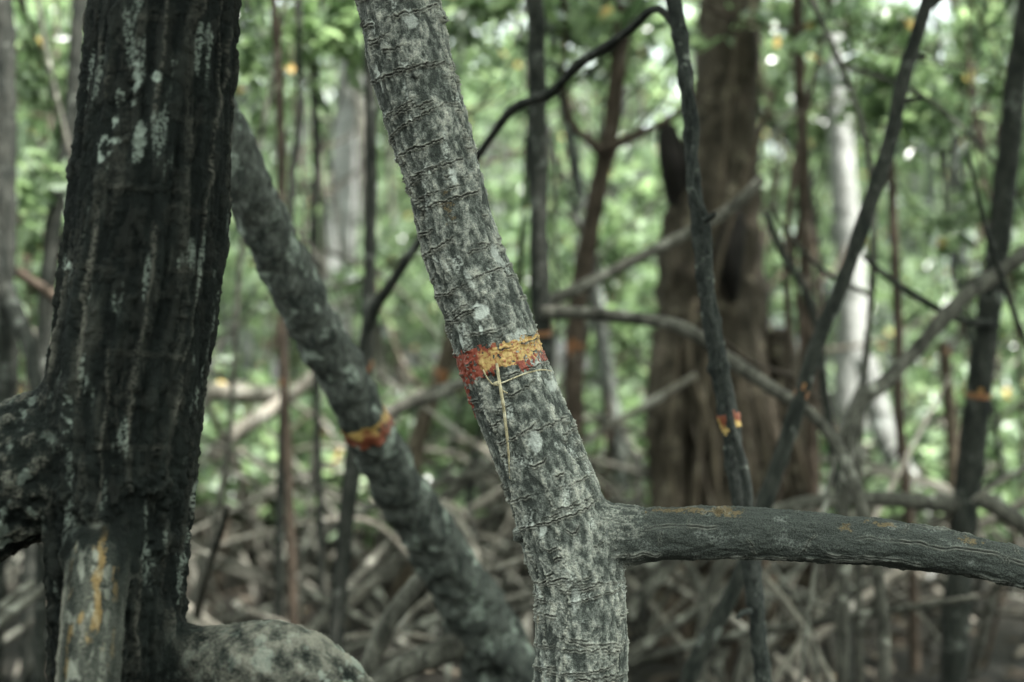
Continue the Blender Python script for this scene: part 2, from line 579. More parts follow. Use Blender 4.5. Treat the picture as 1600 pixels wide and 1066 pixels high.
# ---- main leaning trunk in focus
DM = 2.5
rowsM = [(607, -70, 63.5), (621, 0, 63), (641, 100, 63), (670, 200, 61), (699, 300, 58), (726, 400, 60), (764, 500, 65), (782, 560, 65), (809, 630, 67), (838, 700, 67),
         (868, 780, 69), (888, 850, 69), (902, 900, 69), (907, 960, 69), (908, 1066, 72), (905, 1190, 75)]
TM = np.array([[*P(x, y, DM), r * DM / FPX] for x, y, r in rowsM])
rowsR = [(915, 822, 34), (960, 832, 43), (1000, 836, 41), (1050, 834, 40), (1100, 833, 40), (1200, 835, 38), (1300, 842, 36), (1400, 851, 34.5), (1500, 867, 31.5), (1600, 889, 29.5), (1720, 925, 28), (1850, 985, 27)]
TR = np.array([[*P(x, y, DM - 0.00012 * (x - 915)), r * DM / FPX] for x, y, r in rowsR])
main_tree = empty('leaning_mangrove', 'sharp grey leaning mangrove trunk in the middle with ochre and red paint band', 'tree', loc=(TM[-1, 0], TM[-1, 1], 0))
ML = Vector(main_tree.location)

def near_bump(S):
    return np.exp(-((S - .085) / .014) ** 2) + .6 * np.exp(-((S - .125) / .010) ** 2)

def build_main():
    V, F, nn, W, dens = hero_surface([TM, TR], 0.0016, 0.011)
    r2 = np.random.default_rng(21)
    Hs, RI, LI, CR, TO = [], [], [], [], []
    for j, T in enumerate((TM, TR)):
        _, _, S, th, R = nn[j]
        Lt = S.max()
        root = j == 1
        if root:
            cyl1 = cyl(S, th, R, 9, 42); cyl2 = cyl(S, th, R, 30, 95)
        else:
            cyl1 = cyl(S, th, R, 13, 40); cyl2 = cyl(S, th, R, 55, 95)
        big = fbm(cyl1, 4)
        med = fbm(cyl2 + 31, 4)
        fine = perlin(V * 260) + 0.6 * perlin(V * 520)
        # corky lengthwise lines
        line = np.zeros(len(V))
        nl = 7 if not root else 5
        for q in range(nl):
            tc = 2 * math.pi * (q + r2.uniform(-0.25, 0.25)) / nl
            wob = 0.30 * n1(S * 5.5, q * 7.7 + j * 50) + 0.10 * n1(S * 24, q * 3.1 + j * 50)
            dt = ((th - tc - wob + math.pi) % (2 * math.pi) - math.pi) * R
            wd = 0.0042 + 0.0026 * n1(S * 18, q * 5.0)
            pres = sstep(-0.25, 0.15, n1(S * 6, q * 11 + 3))
            line = np.maximum(line, np.exp(-(dt / np.maximum(wd, 0.0015)) ** 2) * (0.25 + 0.75 * pres))
        crumb = sstep(-0.25, 0.45, fine + 0.5 * med)
        rough = sstep(0.02, 0.26, big + .45 * med + .10 * fine)
        plate = sstep(-.06, .06, big + .5 * med)
        specs = []
        if not root:
            n_arc = 330
            for q in range(n_arc):
                s0 = r2.uniform(0, Lt)
                long = r2.random() < 0.25
                hw = r2.uniform(0.5, 1.4) if long else 0.10 + 0.5 * r2.random() ** 2
                specs.append((s0, r2.uniform(-math.pi, math.pi), hw, r2.normal(0, 0.10), r2.normal(0.003, 0.003), r2.uniform(0.7, 1.25), r2.uniform(0.0011, 0.0018), q * 3.7))
        else:
            for q in range(70):
                specs.append((r2.uniform(0.02, Lt), r2.uniform(-math.pi, math.pi), r2.uniform(0.15, 0.5), r2.normal(0, 0.2), r2.normal(0, 0.003), r2.uniform(0.4, 0.8), 0.0014, q * 3.7 + 500))
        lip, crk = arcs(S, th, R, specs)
        if root:
            # long wavy lengthwise double cracks
            for q, tc in enumerate((-0.35, 0.62, 0.95, 2.2, -1.5, -2.4)):
                wob = 0.16 * n1(S * 9, q * 7.7 + 80) + 0.13 * n1(S * 48, q + 180.0)
                dt = np.abs(((th - tc - wob + math.pi) % (2 * math.pi) - math.pi) * R)
                pr = sstep(-0.05, 0.2, n1(S * 11, q * 13.0)) * (.35 + .65 * sstep(-.3, .3, n1(S * 70, q * 3.0)))
                lip = np.maximum(lip, np.exp(-((dt - 0.0024) / 0.0015) ** 2) * pr)
                crk = np.maximum(crk, np.exp(-(dt / 0.0012) ** 2) * pr)
            line = line * 0.25
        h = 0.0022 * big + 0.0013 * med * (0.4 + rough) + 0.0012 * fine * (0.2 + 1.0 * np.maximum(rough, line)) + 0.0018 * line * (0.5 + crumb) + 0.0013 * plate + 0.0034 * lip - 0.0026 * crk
        if root:
            h = h * 0.85 + .0035 * near_bump(S) + .0012 * fbm(V * 45, 3)
        Hs.append(h)
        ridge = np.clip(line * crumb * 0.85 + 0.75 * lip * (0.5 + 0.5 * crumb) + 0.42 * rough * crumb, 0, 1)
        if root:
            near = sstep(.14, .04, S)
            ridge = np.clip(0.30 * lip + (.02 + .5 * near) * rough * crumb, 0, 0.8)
        RI.append(ridge)
        li = sstep(0.42, 0.62, fbm(cyl(S, th, R, 16, 30) + 77, 4)) * sstep(-0.3, 0.5, fine) * (0.75 if not root else 0.15)
        LI.append(li)
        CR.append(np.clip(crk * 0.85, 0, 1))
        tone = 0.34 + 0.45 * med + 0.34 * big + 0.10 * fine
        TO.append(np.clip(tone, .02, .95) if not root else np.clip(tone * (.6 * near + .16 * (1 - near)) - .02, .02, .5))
    bl = lambda A: sum(W[:, q] * A[q] for q in range(2))
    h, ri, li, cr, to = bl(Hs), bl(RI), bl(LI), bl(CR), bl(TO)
    # pale lichen spots and knots seen on the trunk
    for (px, py, rx, ry, a) in [(750, 487, 0.012, 0.014, 1), (593, 120, 0.007, 0.022, 1), (721, 530, 0.006, 0.018, 1), (707, 275, 0.008, 0.012, .8), (752, 515, 0.003, 0.008, 1), (836, 690, .012, .02, .7),
                                (848, 830, 0.008, 0.010, .9), (640, 30, .012, .02, .6), (775, 400, .010, .022, .6), (812, 525, .016, .012, .6), (735, 440, .006, .02, .6), (900, 935, .008, .02, .4), (862, 600, .02, .012, .6)]:
        li = np.maximum(li, a * blob(V, px, py, TM, rx, ry, px))
    for (px, py, rx, ry, a) in [(652, 116, .009, .008, .007), (686, 28, .010, .012, .009), (663, 336, .009, .010, -.006), (764, 592, .014, .008, -.007), (884, 655, .014, .010, .010), (812, 835, .010, .012, .010),
                                (650, 105, .02, .004, .004), (810, 850, .008, .02, .004), (1125, 797, .008, .008, .006)]:
        b = blob(V, px, py, TM if px < 1000 else TR, rx, ry, px + 3, 0.35)
        h = h + a * b
    N = vnormals(V, F)
    Wd = V + N * h[:, None]
    # orange-brown stains kept as their own mask on the root top and trunk
    N = vnormals(Wd, F)
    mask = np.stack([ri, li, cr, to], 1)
    st = blob(V, 1135, 797, TR, .014, .03, 5, .8) + blob(V, 1100, 797, TR, .01, .05, 6, .9) + blob(V, 1320, 823, TR, .008, .012, 8, .9) + blob(V, 1380, 818, TR, .006, .03, 9, .9) + blob(V, 1515, 843, TR, .008, .02, 10, .9) + blob(V, 1050, 797, TR, .008, .04, 11, .9)
    st = st + blob(V, 700, 325, TM, .010, .02, 13, .9) + blob(V, 842, 972, TM, .006, .014, 14, .9)
    st = sstep(.35, 1.0, st * (1 + .9 * fbm(V * 150, 3)) - .35 * (perlin(V * 420) > .1)) * .35
    stain = np.stack([st] * 3 + [np.ones_like(st)], 1)
    Floc = W[F].mean(1)
    own = Floc[:, 1] > 0.5
    for nm, sel in (('trunk', ~own), ('prop_root', own)):
        v2, f2, ids = subset(Wd, F, sel, 0.0, N)
        if nm == 'trunk':
            tail = catmull(TM[:2], 2)
            t0 = TM[0, :3]; dirn = TM[0, :3] - TM[1, :3]; dirn /= np.linalg.norm(dirn)
            up = np.array([[*(t0 - dirn * 0.02), TM[0, 3] * 0.985], [*(t0 + dirn * 0.8), TM[0, 3] * 0.92], [*(t0 + dirn * 1.8 + np.array([0.1, 0.2, .2])), TM[0, 3] * 0.75], [*(t0 + dirn * 3.2 + np.array([.4, .5, .4])), TM[0, 3] * 0.4]])
            e0 = TM[-1, :3]
            dn = np.array([[*(e0 + [0, 0, 0.02]), TM[-1, 3] * .985], [e0[0], e0[1], 0.30, TM[-1, 3] * 1.08], [e0[0] - 0.01, e0[1], -0.12, TM[-1, 3] * 1.3]])
        else:
            e0 = TR[-1, :3]
            up = None
            dn = np.array([[*(TR[-1, :3] - (TR[-1, :3] - TR[-2, :3]) * 0.1), TR[-1, 3] * 0.985], [e0[0] + 0.13, e0[1] - .03, e0[2] - 0.12, TR[-1, 3] * .95], [e0[0] + 0.22, e0[1] - .06, e0[2] - 0.42, TR[-1, 3] * .9], [e0[0] + 0.25, e0[1] - .08, -0.12, TR[-1, 3] * .95]])
        vv, ff, mm, sn = [v2], [f2], [mask[ids]], [stain[ids]]
        o = len(v2)
        for rws in (up, dn):
            if rws is None:
                continue
            a, b, s_, t_ = tube_arrays(rws, seg=24, step=0.02, rough=0.03)
            vv.append(a); ff.append(b + o); o += len(a)
            x = 0.4 + 0.4 * fbm(a * 30, 3)
            sn.append(np.zeros((len(a), 4)))
            mm.append(np.stack([np.clip(fbm(a * 40 + 9, 3), 0, 1), np.clip(fbm(a * 20 + 5, 3) - .3, 0, 1), 0 * x, np.clip(x, 0, 1)], 1))
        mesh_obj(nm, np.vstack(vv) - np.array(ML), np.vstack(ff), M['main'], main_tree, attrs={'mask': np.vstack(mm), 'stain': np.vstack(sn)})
    # paint band: a thin ragged skin over the bark
    q = catmull(TM, 600)
    s = np.concatenate([[0], np.cumsum(np.linalg.norm(np.diff(q[:, :3], axis=0), axis=1))])
    py = 533 - (q[:, 2] - CAM_Z) / q[:, 1] * FPX
    sb = np.interp(557, py, s)
    S, th = nn[0][2], nn[0][3]
    # theta sign: find which side is screen left
    xoff = (V[:, 0] - np.interp(S, s, q[:, 0])) / nn[0][4]
    d = S - sb + 0.010 * xoff * 0 + 0.010 * fbm(V * 22, 2) * 0.6
    rag = 0.009 * fbm(V * 110 + 3, 3)
    up_e, lo_e = -0.024, 0.022
    drip = np.where(xoff < -0.86, 0.06, 0.0) * sstep(-0.86, -0.93, xoff) + 0.012 * sstep(-0.5, -0.75, xoff)
    pm = (d + rag > up_e) & (d + rag < lo_e + drip)
    holes = fbm(V * 150 + 40, 3) + 0.35 * sstep(0.012, 0.03, np.abs(d)) > 0.62
    pm &= ~holes
    pm &= cr < 0.55
    pink = (xoff > 0.25) & (d > 0.016) & (d < 0.036) & (fbm(cyl(S, th, nn[0][4], 30, 160), 3) > 0.05)
    pm |= pink
    fm = pm[F].all(1) & ~own
    v2, f2, ids = subset(Wd, F, fm, 0.0007, N)
    red = sstep(-0.35, -0.8, xoff) * 0.8 + 0.75 * pink + 0.35 * sstep(0.006, 0.02, d) * sstep(0.1, -0.4, xoff) + 0.2 * sstep(-0.012, -0.022, d) * sstep(.2, -.2, xoff) + 0.35
    band = mesh_obj('paint_band', v2 - np.array(ML), f2, M['paint'], main_tree, attrs={'mask': np.stack([red[ids]] * 3 + [np.ones(len(ids))], 1)})
    band['label'] = 'flaking ochre yellow paint band with red edges'
build_main()

# dry stalk clinging to the main trunk
def stalk():
    def sp(px, py, w, out=0.004):
        p, t = on_surface(px, py, TM, 0)
        return [p[0], p[1] - out, p[2], 0.5 * w * DM / FPX]
    st = empty('dry_stalk', 'thin straw coloured dry stalk clinging below the paint band', 'stalk')
    tube('stem', [sp(776, 568, 4.5), sp(781, 600, 5), sp(786, 630, 5), sp(791, 670, 4.5), sp(795, 710, 4), sp(797, 747, 2)], M['straw'], st, seg=8, step=0.004, rough=.1, freq=60)
    tube('side_fibre', [sp(780, 600, 2), sp(800, 592, 1.6), sp(820, 584, 1.6), (sp(845, 578, 1.5)), sp(861, 580, 1.2, .002)], M['straw'], st, seg=6, step=0.006, rough=0)
    tube('side_fibre', [sp(755, 578, 1.3), sp(762, 592, 1.5), sp(771, 601, 1.6), sp(781, 602, 1.6)], M['straw'], st, seg=6, step=0.006, rough=0)
    tube('side_fibre', [sp(783, 608, 1.6), sp(788, 612, 1.6), sp(793, 614, 1.2)], M['straw'], st, seg=6, step=0.004, rough=0)
    tube('leaf_scar', [sp(772, 600, 6), sp(777, 599, 7), sp(781, 597, 5)], M['straw'], st, seg=8, step=0.003, rough=.1)
stalk()

# ---- dark stilt-rooted trunk on the left
DL = 2.17
kL = DL / FPX
rowsL = [(272, -130, 113), (261, 0, 113), (243, 200, 117), (229, 350, 121), (210, 500, 119), (197, 600, 117), (188, 700, 113), (184, 800, 108), (182, 900, 102), (183, 1066, 97), (186, 1200, 84)]
TL = np.array([[*P(x, y, DL), r * kL] for x, y, r in rowsL])
def rl(rows):
    return np.array([[*P(x, y, d), r * d / FPX] for x, y, r, d in rows])
TL1 = rl([(160, 610, 55, DL), (112, 668, 84, DL), (60, 716, 100, DL), (0, 756, 104, DL), (-70, 800, 104, DL - .02), (-160, 880, 96, DL - .03), (-230, 1010, 86, DL - .04), (-260, 1180, 80, DL - .05)])
TL2 = rl([(166, 815, 36, DL - 0.04), (156, 866, 47, DL - .095), (150, 915, 47, DL - .135), (145, 980, 47, DL - .165), (139, 1066, 48, DL - .19), (132, 1200, 48, DL - .22)])
TL3 = rl([(235, 1030, 40, DL), (300, 1032, 50, DL - .01), (360, 1032, 55, DL - .03), (425, 1036, 65, DL - .045), (490, 1066, 67, DL - .045), (540, 1118, 62, DL - .04), (565, 1230, 58, DL - .04)])
left_tree = empty('dark_mangrove', 'thick almost black mangrove trunk on the left with pale lichen streaks and stout roots', 'tree', loc=(TL[-1, 0], TL[-1, 1], 0))
LLoc = np.array(left_tree.location)

def build_left():
    Ts = [TL, TL1, TL2, TL3]
    V, F, nn, W, dens = hero_surface(Ts, 0.0025, 0.012)
    r2 = np.random.default_rng(5)
    Hs, RI, LI, CR, TO = [], [], [], [], []
    for j in range(4):
        _, _, S, th, R = nn[j]
        trunk = j == 0
        fl = fbm(cyl(S, th, R, 2.2 if trunk else 4, 26) + 11 * j, 4)
        med = fbm(cyl(S, th, R, 9, 60) + 5, 4)
        fine = perlin(V * 210) + .6 * perlin(V * 400)
        bumpy = fbm(V * 38 + 7, 4)
        if trunk:
            crest = np.zeros(len(V)); fur = np.zeros(len(V))
            for q in range(19):
                tc = 2 * math.pi * (q + r2.uniform(-.35, .35)) / 19
                wob = .16 * n1(S * 5, q * 7.7) + .06 * n1(S * 26, q * 3.1)
                dt = ((th - tc - wob + math.pi) % (2 * math.pi) - math.pi) * R
                wd = .0038 + .0026 * n1(S * 14, q * 5.0)
                pres = sstep(-.05, .4, n1(S * 9, q * 11 + 3))
                crest = np.maximum(crest, np.exp(-(dt / np.maximum(wd, .0016)) ** 2) * pres)
                dt2 = ((th - tc - .17 - wob * .8 + math.pi) % (2 * math.pi) - math.pi) * R
                fur = np.maximum(fur, np.exp(-(dt2 / .003) ** 2) * sstep(-.2, .2, n1(S * 6, q * 17 + 3)))
            low = sstep(0.45, 0.75, S / S.max())
            specs = []
            ys = [(230, 30, .35), (325, 192, .4), (235, 297, .6), (145, 420, .45), (310, 426, .4), (232, 558, .6), (210, 702, .6), (200, 110, .3), (300, 330, .3), (150, 205, .3)]
            q = catmull(TL, 600)
            s = np.concatenate([[0], np.cumsum(np.linalg.norm(np.diff(q[:, :3], axis=0), axis=1))])
            pyy = 533 - (q[:, 2] - CAM_Z) / q[:, 1] * FPX
            for i, (px, py, hw) in enumerate(ys):
                p, t = on_surface(px, py, TL, 0)
                k = np.argmin(np.linalg.norm(V - p, axis=1))
                specs.append((S[k], th[k], hw, 0.05, -0.002, 0.8, 0.0015, i * 5.1))
            for q_ in range(9):
                specs.append((r2.uniform(0, S.max()), r2.uniform(-math.pi, math.pi), r2.uniform(.15, .5), r2.normal(0, .1), r2.normal(0, .003), r2.uniform(.2, .5), .0018, q_ * 3.3 + 70))
            lip, crk = arcs(S, th, R, specs)
            h = 0.0080 * fl + 0.0040 * med + 0.0008 * fine + 0.0022 * lip + low * 0.006 * bumpy + .0032 * crest - .0045 * fur + .0018 * sstep(.05, .3, perlin(V * 60))
            streak = sstep(0.12, 0.55, fbm(cyl(S, th, R, 5, 40) + 60, 4)) * sstep(-.5, .3, fine + med)
            flake = sstep(.10, .30, fbm(cyl(S, th, R, 19, 48) + 33, 4) + .12 * fine)
            h = h + .0028 * flake
            ri = np.clip(0.30 * streak + 0.30 * lip + .62 * crest * sstep(-.5, .4, fine + .5 * med), 0, 1) ** 1.6 * .6 + .03 * flake
            li = 0.35 * sstep(.42, .62, fbm(cyl(S, th, R, 7, 38) + 90, 4)) * sstep(-.4, .4, fine)
            to = np.clip(0.22 + .3 * med + .15 * fl, .03, .45)
            cr = 0 * S
        elif j == 1:
            h = 0.007 * bumpy + .0012 * fine + .004 * fl
            up = sstep(0.1, 0.9, V[:, 2] * 0 + nn[j][1][:, 2])
            ri = 0.5 * sstep(-0.1, 0.5, bumpy) * sstep(-.4, .5, fine); li = 0.3 * sstep(.3, .65, fbm(V * 34 + 3, 4)); to = .38 + .3 * bumpy; cr = 0 * S
        elif j == 2:
            h = 0.0030 * fl + .0012 * fine + .0018 * bumpy + .006 * np.exp(-((S - 0.065) / .008) ** 2)
            wob = 0.5 * n1(S * 22, 4.4) + .25 * n1(S * 60, 14.4)
            a1 = ((th + .05 - wob + math.pi) % (2 * math.pi) - math.pi) * R
            lo = sstep(.055, .13, S + .05 * perlin(V * 45 + 2))
            ri = np.clip(.9 * np.exp(-(a1 / .0045) ** 2) * lo * sstep(-.45, .2, perlin(V * 60 + 8) + .4 * fine) + .45 * sstep(0, .5, fl + .4 * fine), 0, 1)
            stn = .8 * np.exp(-((a1 + .009) / .005) ** 2) * lo * sstep(-.05, .35, perlin(V * 55) + .5 * fine)
            win = sstep(1.0, .35, np.abs(th + .05)) * lo
            cream = sstep(.10, .42, fbm(cyl(S, th, R, 26, 80) + 21, 4)) * win * sstep(-.35, .15, perlin(V * 42 + 6) + .3 * fine)
            li = .2 * cream
            stn = .6 * sstep(.2, .5, fbm(cyl(S, th, R, 24, 80) + 64, 4) + .15 * fine) * sstep(1.1, .4, np.abs(th + .25)) * lo
            ri = np.clip(.35 * sstep(0, .5, fl + .4 * fine) * lo + .75 * cream, 0, 1); to = np.clip(.66 + .3 * fl + .1 * fine, .5, .85) * lo + .3 * (1 - lo); cr = 0 * S
        else:
            far = sstep(0.12, 0.3, S)
            h = 0.0022 * fl + (.0012 + .0032 * far) * bumpy + .0011 * fine + .0012 * fbm(V * 90, 3)
            out_ = sstep(.05, .13, S)
            ri = np.clip(.25 + .45 * bumpy + .4 * fine, 0, .85) * out_; li = 0.45 * sstep(.2, .55, fbm(V * 40 + 9, 4) + .15 * fine) * (.2 + .8 * far); to = (.66 + .25 * bumpy + .1 * med) * out_ + .3 * (1 - out_); cr = 0 * S
        Hs.append(h); RI.append(ri); LI.append(li); CR.append(cr); TO.append(np.clip(to, .02, .95))
    bl = lambda A: sum(W[:, q] * A[q] for q in range(4))
    h, ri, li, cr, to = bl(Hs), bl(RI), bl(LI), bl(CR), bl(TO)
    for (px, py, rx, ry, a) in [(188, 205, .010, .055, .8), (172, 240, .014, .03, .8), (213, 130, .008, .05, .6), (218, 225, .008, .03, .6), (245, 122, .007, .012, .9), (287, 160, .004, .012, .8), (259, 240, .005, .035, .6),
                                (280, 230, .003, .03, .6), (302, 215, .005, .025, .5), (122, 418, .016, .009, 1), (130, 470, .010, .05, .75), (135, 510, .008, .05, .5), (122, 640, .013, .05, .85), (112, 590, .012, .03, .5),
                                (140, 600, .003, .03, .6), (247, 628, .005, .014, .7), (251, 658, .003, .006, 1), (204, 700, .004, .014, .9), (248, 330, .004, .02, .5), (235, 500, .006, .045, .35), (266, 400, .004, .03, .5), (250, 470, .003, .05, .4),
                                (290, 410, .010, .010, .5), (338, 380, .006, .016, .7), (150, 60, .006, .04, .3), (160, 130, .005, .03, .4), (140, 170, .004, .02, .6), (118, 370, .006, .016, .7), (227, 845, .006, .008, .8), (200, 870, .003, .008, .9),
                                (290, 780, .004, .03, .5), (280, 880, .005, .04, .35), (258, 910, .006, .04, .35), (75, 745, .005, .016, .9), (95, 800, .008, .014, .7), (130, 817, .006, .007, 1), (310, 620, .006, .04, .4), (315, 450, .006, .04, .35)]:
        li = np.maximum(li, a * blob(V, px, py, TL, rx, ry, px, .6) * (0.6 + 0.4 * sstep(-.4, .4, perlin(V * 170))))
    for (px, py, rx, ry, a) in [(240, 760, .03, .02, .012), (270, 780, .02, .02, .010), (150, 800, .025, .02, .010), (60, 720, .02, .02, .008), (110, 770, .02, .025, .009), (250, 860, .02, .02, .008)]:
        h = h + a * blob(V, px, py, TL, rx, ry, px, .5)
    N = vnormals(V, F)
    Wd = V + N * h[:, None]
    N = vnormals(Wd, F)
    mask = np.stack([ri, li, cr, to], 1)
    stain = np.stack([stn * W[:, 2]] * 3 + [np.ones(len(V))], 1)
    own = np.argmax(W[F].mean(1), axis=1)
    for j, lim in ((1, .10), (2, .075), (3, .065)):          # the collar of each root belongs to the trunk
        own[(own == j) & (nn[j][2][F].mean(1) < lim)] = 0
    for j, nm in enumerate(('trunk', 'prop_root', 'prop_root', 'prop_root')):
        v2, f2, ids = subset(Wd, F, own == j, 0, N)
        T = Ts[j]; e0 = T[-1, :3]; dn_ = T[-1, :3] - T[-2, :3]; dn_ /= np.linalg.norm(dn_)
        ext = [np.array([[*(e0 - dn_ * .02), T[-1, 3] * .97], [*(e0 + dn_ * .12), T[-1, 3] * .9], [e0[0] + dn_[0] * .25, e0[1] + dn_[1] * .25 - .02 * j, e0[2] * .45, T[-1, 3] * .75], [e0[0] + dn_[0] * .3, e0[1] + dn_[1] * .3 - .03 * j, -.12, T[-1, 3] * .7]])]
        if j == 0:
            t0 = T[0, :3]; u_ = T[0, :3] - T[1, :3]; u_ /= np.linalg.norm(u_)
            ext.append(np.array([[*(t0 - u_ * .02), T[0, 3] * .985], [*(t0 + u_ * .9), T[0, 3] * .9], [*(t0 + u_ * 2.0 + [0, .1, 0]), T[0, 3] * .7], [*(t0 + u_ * 3.6 + [.2, .2, 0]), T[0, 3] * .35]]))
        vv, ff, mm, sn = [v2], [f2], [mask[ids]], [stain[ids]]; o = len(v2)
        for rws in ext:
            a, b, _, _ = tube_arrays(rws, seg=24, step=.025, rough=.04)
            vv.append(a); ff.append(b + o); o += len(a)
            x = fbm(a * 30, 3)
            sn.append(np.zeros((len(a), 4)))
            mm.append(np.stack([np.clip(x, 0, 1), np.clip(x - .3, 0, 1), 0 * x, np.clip(.3 + .4 * x, 0, 1)], 1))
        mat = M['black']
        mesh_obj(nm, np.vstack(vv) - LLoc, np.vstack(ff), mat, left_tree, attrs={'mask': np.vstack(mm), 'stain': np.vstack(sn)})
    # bare orange wounds on the bark
    for (px, py, rx, ry) in [(97, 578, .006, .014), (100, 682, .004, .009)]:
        mk = blob(V, px, py, TL, rx, ry, px, .3)
        fm = (mk > .45)[F].all(1)
        if fm.any():
            v3, f3, ids = subset(Wd, F, fm, .0008, N)
            mesh_obj('bark_wound', v3 - LLoc, f3, M['wound'], left_tree)
M['wound'] = bark('orange_inner_bark', (0.30, 0.13, 0.05), (0.48, 0.25, 0.10), (0.5, 0.4, 0.28), .4, 3)
build_left()

# ------------------------------------------------------------------ named stems of the middle ground
def band_on(parent, arr, prows, py_mid, width, mat, redside=0.0, base_loc=None, seed=0):
    """paint band part: ragged skin over a tube, at the height where the path passes py_mid"""
    V, F, S, TH = arr
    q = catmull(prows, 400)
    s = np.concatenate([[0], np.cumsum(np.linalg.norm(np.diff(q[:, :3], axis=0), axis=1))])
    v = 533 - (q[:, 2] - CAM_Z) / q[:, 1] * FPX
    sb = s[np.argmin(np.abs(v - py_mid))]
    N = vnormals(V, F)
    d = S - sb + 0.35 * width * fbm(V * 34 + seed, 4)
    fm = ((np.abs(d) < width / 2) & (fbm(V * 110 + seed, 3) < .75))[F].all(1)
    if not fm.any():
        return
    v2, f2, ids = subset(V, F, fm, 0.0012, N)
    red = np.clip(0.5 + redside * d[ids] / width * 1.4, 0, 1)
    o = mesh_obj('paint_band', v2 - base_loc, f2, mat, parent, attrs={'mask': np.stack([red] * 3 + [np.ones(len(ids))], 1)})
    return o

def to_ground(rows, drop=None, dx=0.0, dy=0.0, grow=1.0):
    """append points that carry a path down into the mud"""
    rows = np.asarray(rows, float)
    e = rows[-1].copy()
    t = rows[-1, :3] - rows[-2, :3]
    t /= np.linalg.norm(t)
    k = max(0.0, e[2])
    m = e.copy(); m[:3] += [t[0] * k * .3 + dx * .5, t[1] * k * .3 + dy * .5, -k * .55]; m[3] *= (1 + grow) / 2
    f = e.copy(); f[:3] += [t[0] * k * .45 + dx, t[1] * k * .45 + dy, 0]; f[2] = -0.12; f[3] *= grow
    return np.vstack([rows, m, f])

def go_up(rows, h=2.5, lean=(0.1, 0.1)):
    rows = np.asarray(rows, float)
    a = rows[0].copy()
    t = rows[0, :3] - rows[1, :3]; t /= np.linalg.norm(t)
    b = a.copy(); b[:3] += t * h * .5; b[3] *= .85
    c = a.copy(); c[:3] += t * h + np.array([lean[0], lean[1], 0]); c[3] *= .6
    return np.vstack([c, b, rows])

def stem(name, label, cat, rows, mat, seg=16, step=.02, rough=.08, freq=12, knots=0., flute=0, bands=(), ground_=True, up=True, extra=(), group=None, **gk):
    rows = np.asarray(rows, float)
    full = go_up(rows) if up else rows
    if ground_:
        full = to_ground(full, **gk)
    base = full[-1, :3].copy()
    if ground_:
        base[2] = 0
    root = empty(name, label, cat, group, loc=base)
    fl = full.copy(); fl[:, :3] -= base
    o, arr = tube('trunk', fl, mat, root, seg=seg, step=step, rough=rough, freq=freq, knots=knots, flute=flute)
    for (py, w, m, red) in bands:
        V, F, S, TH = arr
        band_on(root, (V + base, F, S, TH), full, py, w, m, red, base, seed=py)
    for (nm, rws, mt, sg) in extra:
        rr = np.asarray(rws, float).copy(); rr[:, :3] -= base
        tube(nm, rr, mt, root, seg=sg, step=.025, rough=.08, freq=12)
    return root, base, full

PB, PO = M['paint'], M['paint_orange']
NAMED = {}
# second leaning trunk behind, crossing from upper left to lower middle
r = path([(296, 60, 3.25, 70), (336, 170, 3.3, 72), (380, 270, 3.35, 76), (422, 370, 3.45, 79), (477, 480, 3.55, 77), (527, 570, 3.65, 78), (571, 660, 3.75, 78), (623, 760, 3.9, 80), (680, 850, 4.05, 86), (732, 940, 4.2, 96), (768, 1010, 4.3, 112), (782, 1080, 4.4, 120)], 4)
ex = [('prop_root', path([(750, 975, 4.25, 70), (785, 1010, 4.2, 58), (825, 1040, 4.1, 50), (870, 1090, 4.0, 44), (900, 1180, 3.95, 42), (905, 1340, 3.95, 40)], 5), M['grey'], 14),
      ('prop_root', path([(740, 985, 4.25, 56), (700, 1015, 4.2, 44), (645, 1035, 4.1, 38), (590, 1070, 4.05, 34), (555, 1160, 4.0, 32), (535, 1340, 4.0, 32)], 5), M['root'], 12),
      ('prop_root', path([(690, 880, 4.15, 36), (645, 925, 4.15, 32), (600, 985, 4.1, 30), (570, 1080, 4.1, 30), (555, 1320, 4.1, 30)], 5), M['root'], 12)]
stem('slanting_mangrove', 'blurred grey trunk slanting behind the dark left tree with red over yellow band', 'tree', r, M['grey'], seg=96, step=.007, rough=.085, freq=16, bands=[(662, .060, M['paint_dull'], 1.6)], extra=ex)
# knotted double stem on the right in front of the big brown tree
r = path([(1046, -40), (1062, 50), (1074, 150), (1081, 250), (1090, 330), (1098, 410), (1111, 500), (1124, 580), (1139, 655), (1150, 730), (1165, 820), (1177, 900), (1186, 1000), (1194, 1080)], 3.25, 3.3, 23, 29)
br = path([(1058, 45, 3.25, 14.8), (1040, 22, 3.28, 12.6), (1020, 14, 3.3, 11.8), (990, 42, 3.4, 13.3), (955, 68, 3.5, 14.1), (905, 100, 3.65, 14.8), (860, 145, 3.8, 14.8), (805, 168, 3.95, 14.1), (770, 210, 4.1, 13.3), (735, 260, 4.25, 13.3), (690, 325, 4.4, 14.1), (650, 385, 4.5, 14.8), (610, 445, 4.6, 16.3), (580, 495, 4.7, 17.8), (560, 580, 4.75, 14.8), (548, 700, 4.8, 14.8), (532, 850, 4.85, 14.8), (520, 1000, 4.9, 14.8), (510, 1210, 4.9, 14.8)], 4)
twin = path([(1068, 100, 3.22, 11), (1088, 200, 3.21, 11), (1078, 290, 3.21, 12), (1103, 340, 3.21, 12), (1108, 420, 3.21, 12), (1108, 480, 3.21, 12), (1136, 590, 3.21, 13), (1140, 650, 3.21, 13), (1166, 750, 3.22, 14), (1172, 850, 3.23, 14)], 3)
tw = [('twig', path([(1101, 345, 3.2, 10), (1112, 338, 3.18, 9), (1118, 334, 3.16, 5)], 3), M['node'], 8), ('twig', path([(1172, 955, 3.25, 12), (1160, 958, 3.2, 10), (1152, 966, 3.18, 6)], 3), M['node'], 8)]
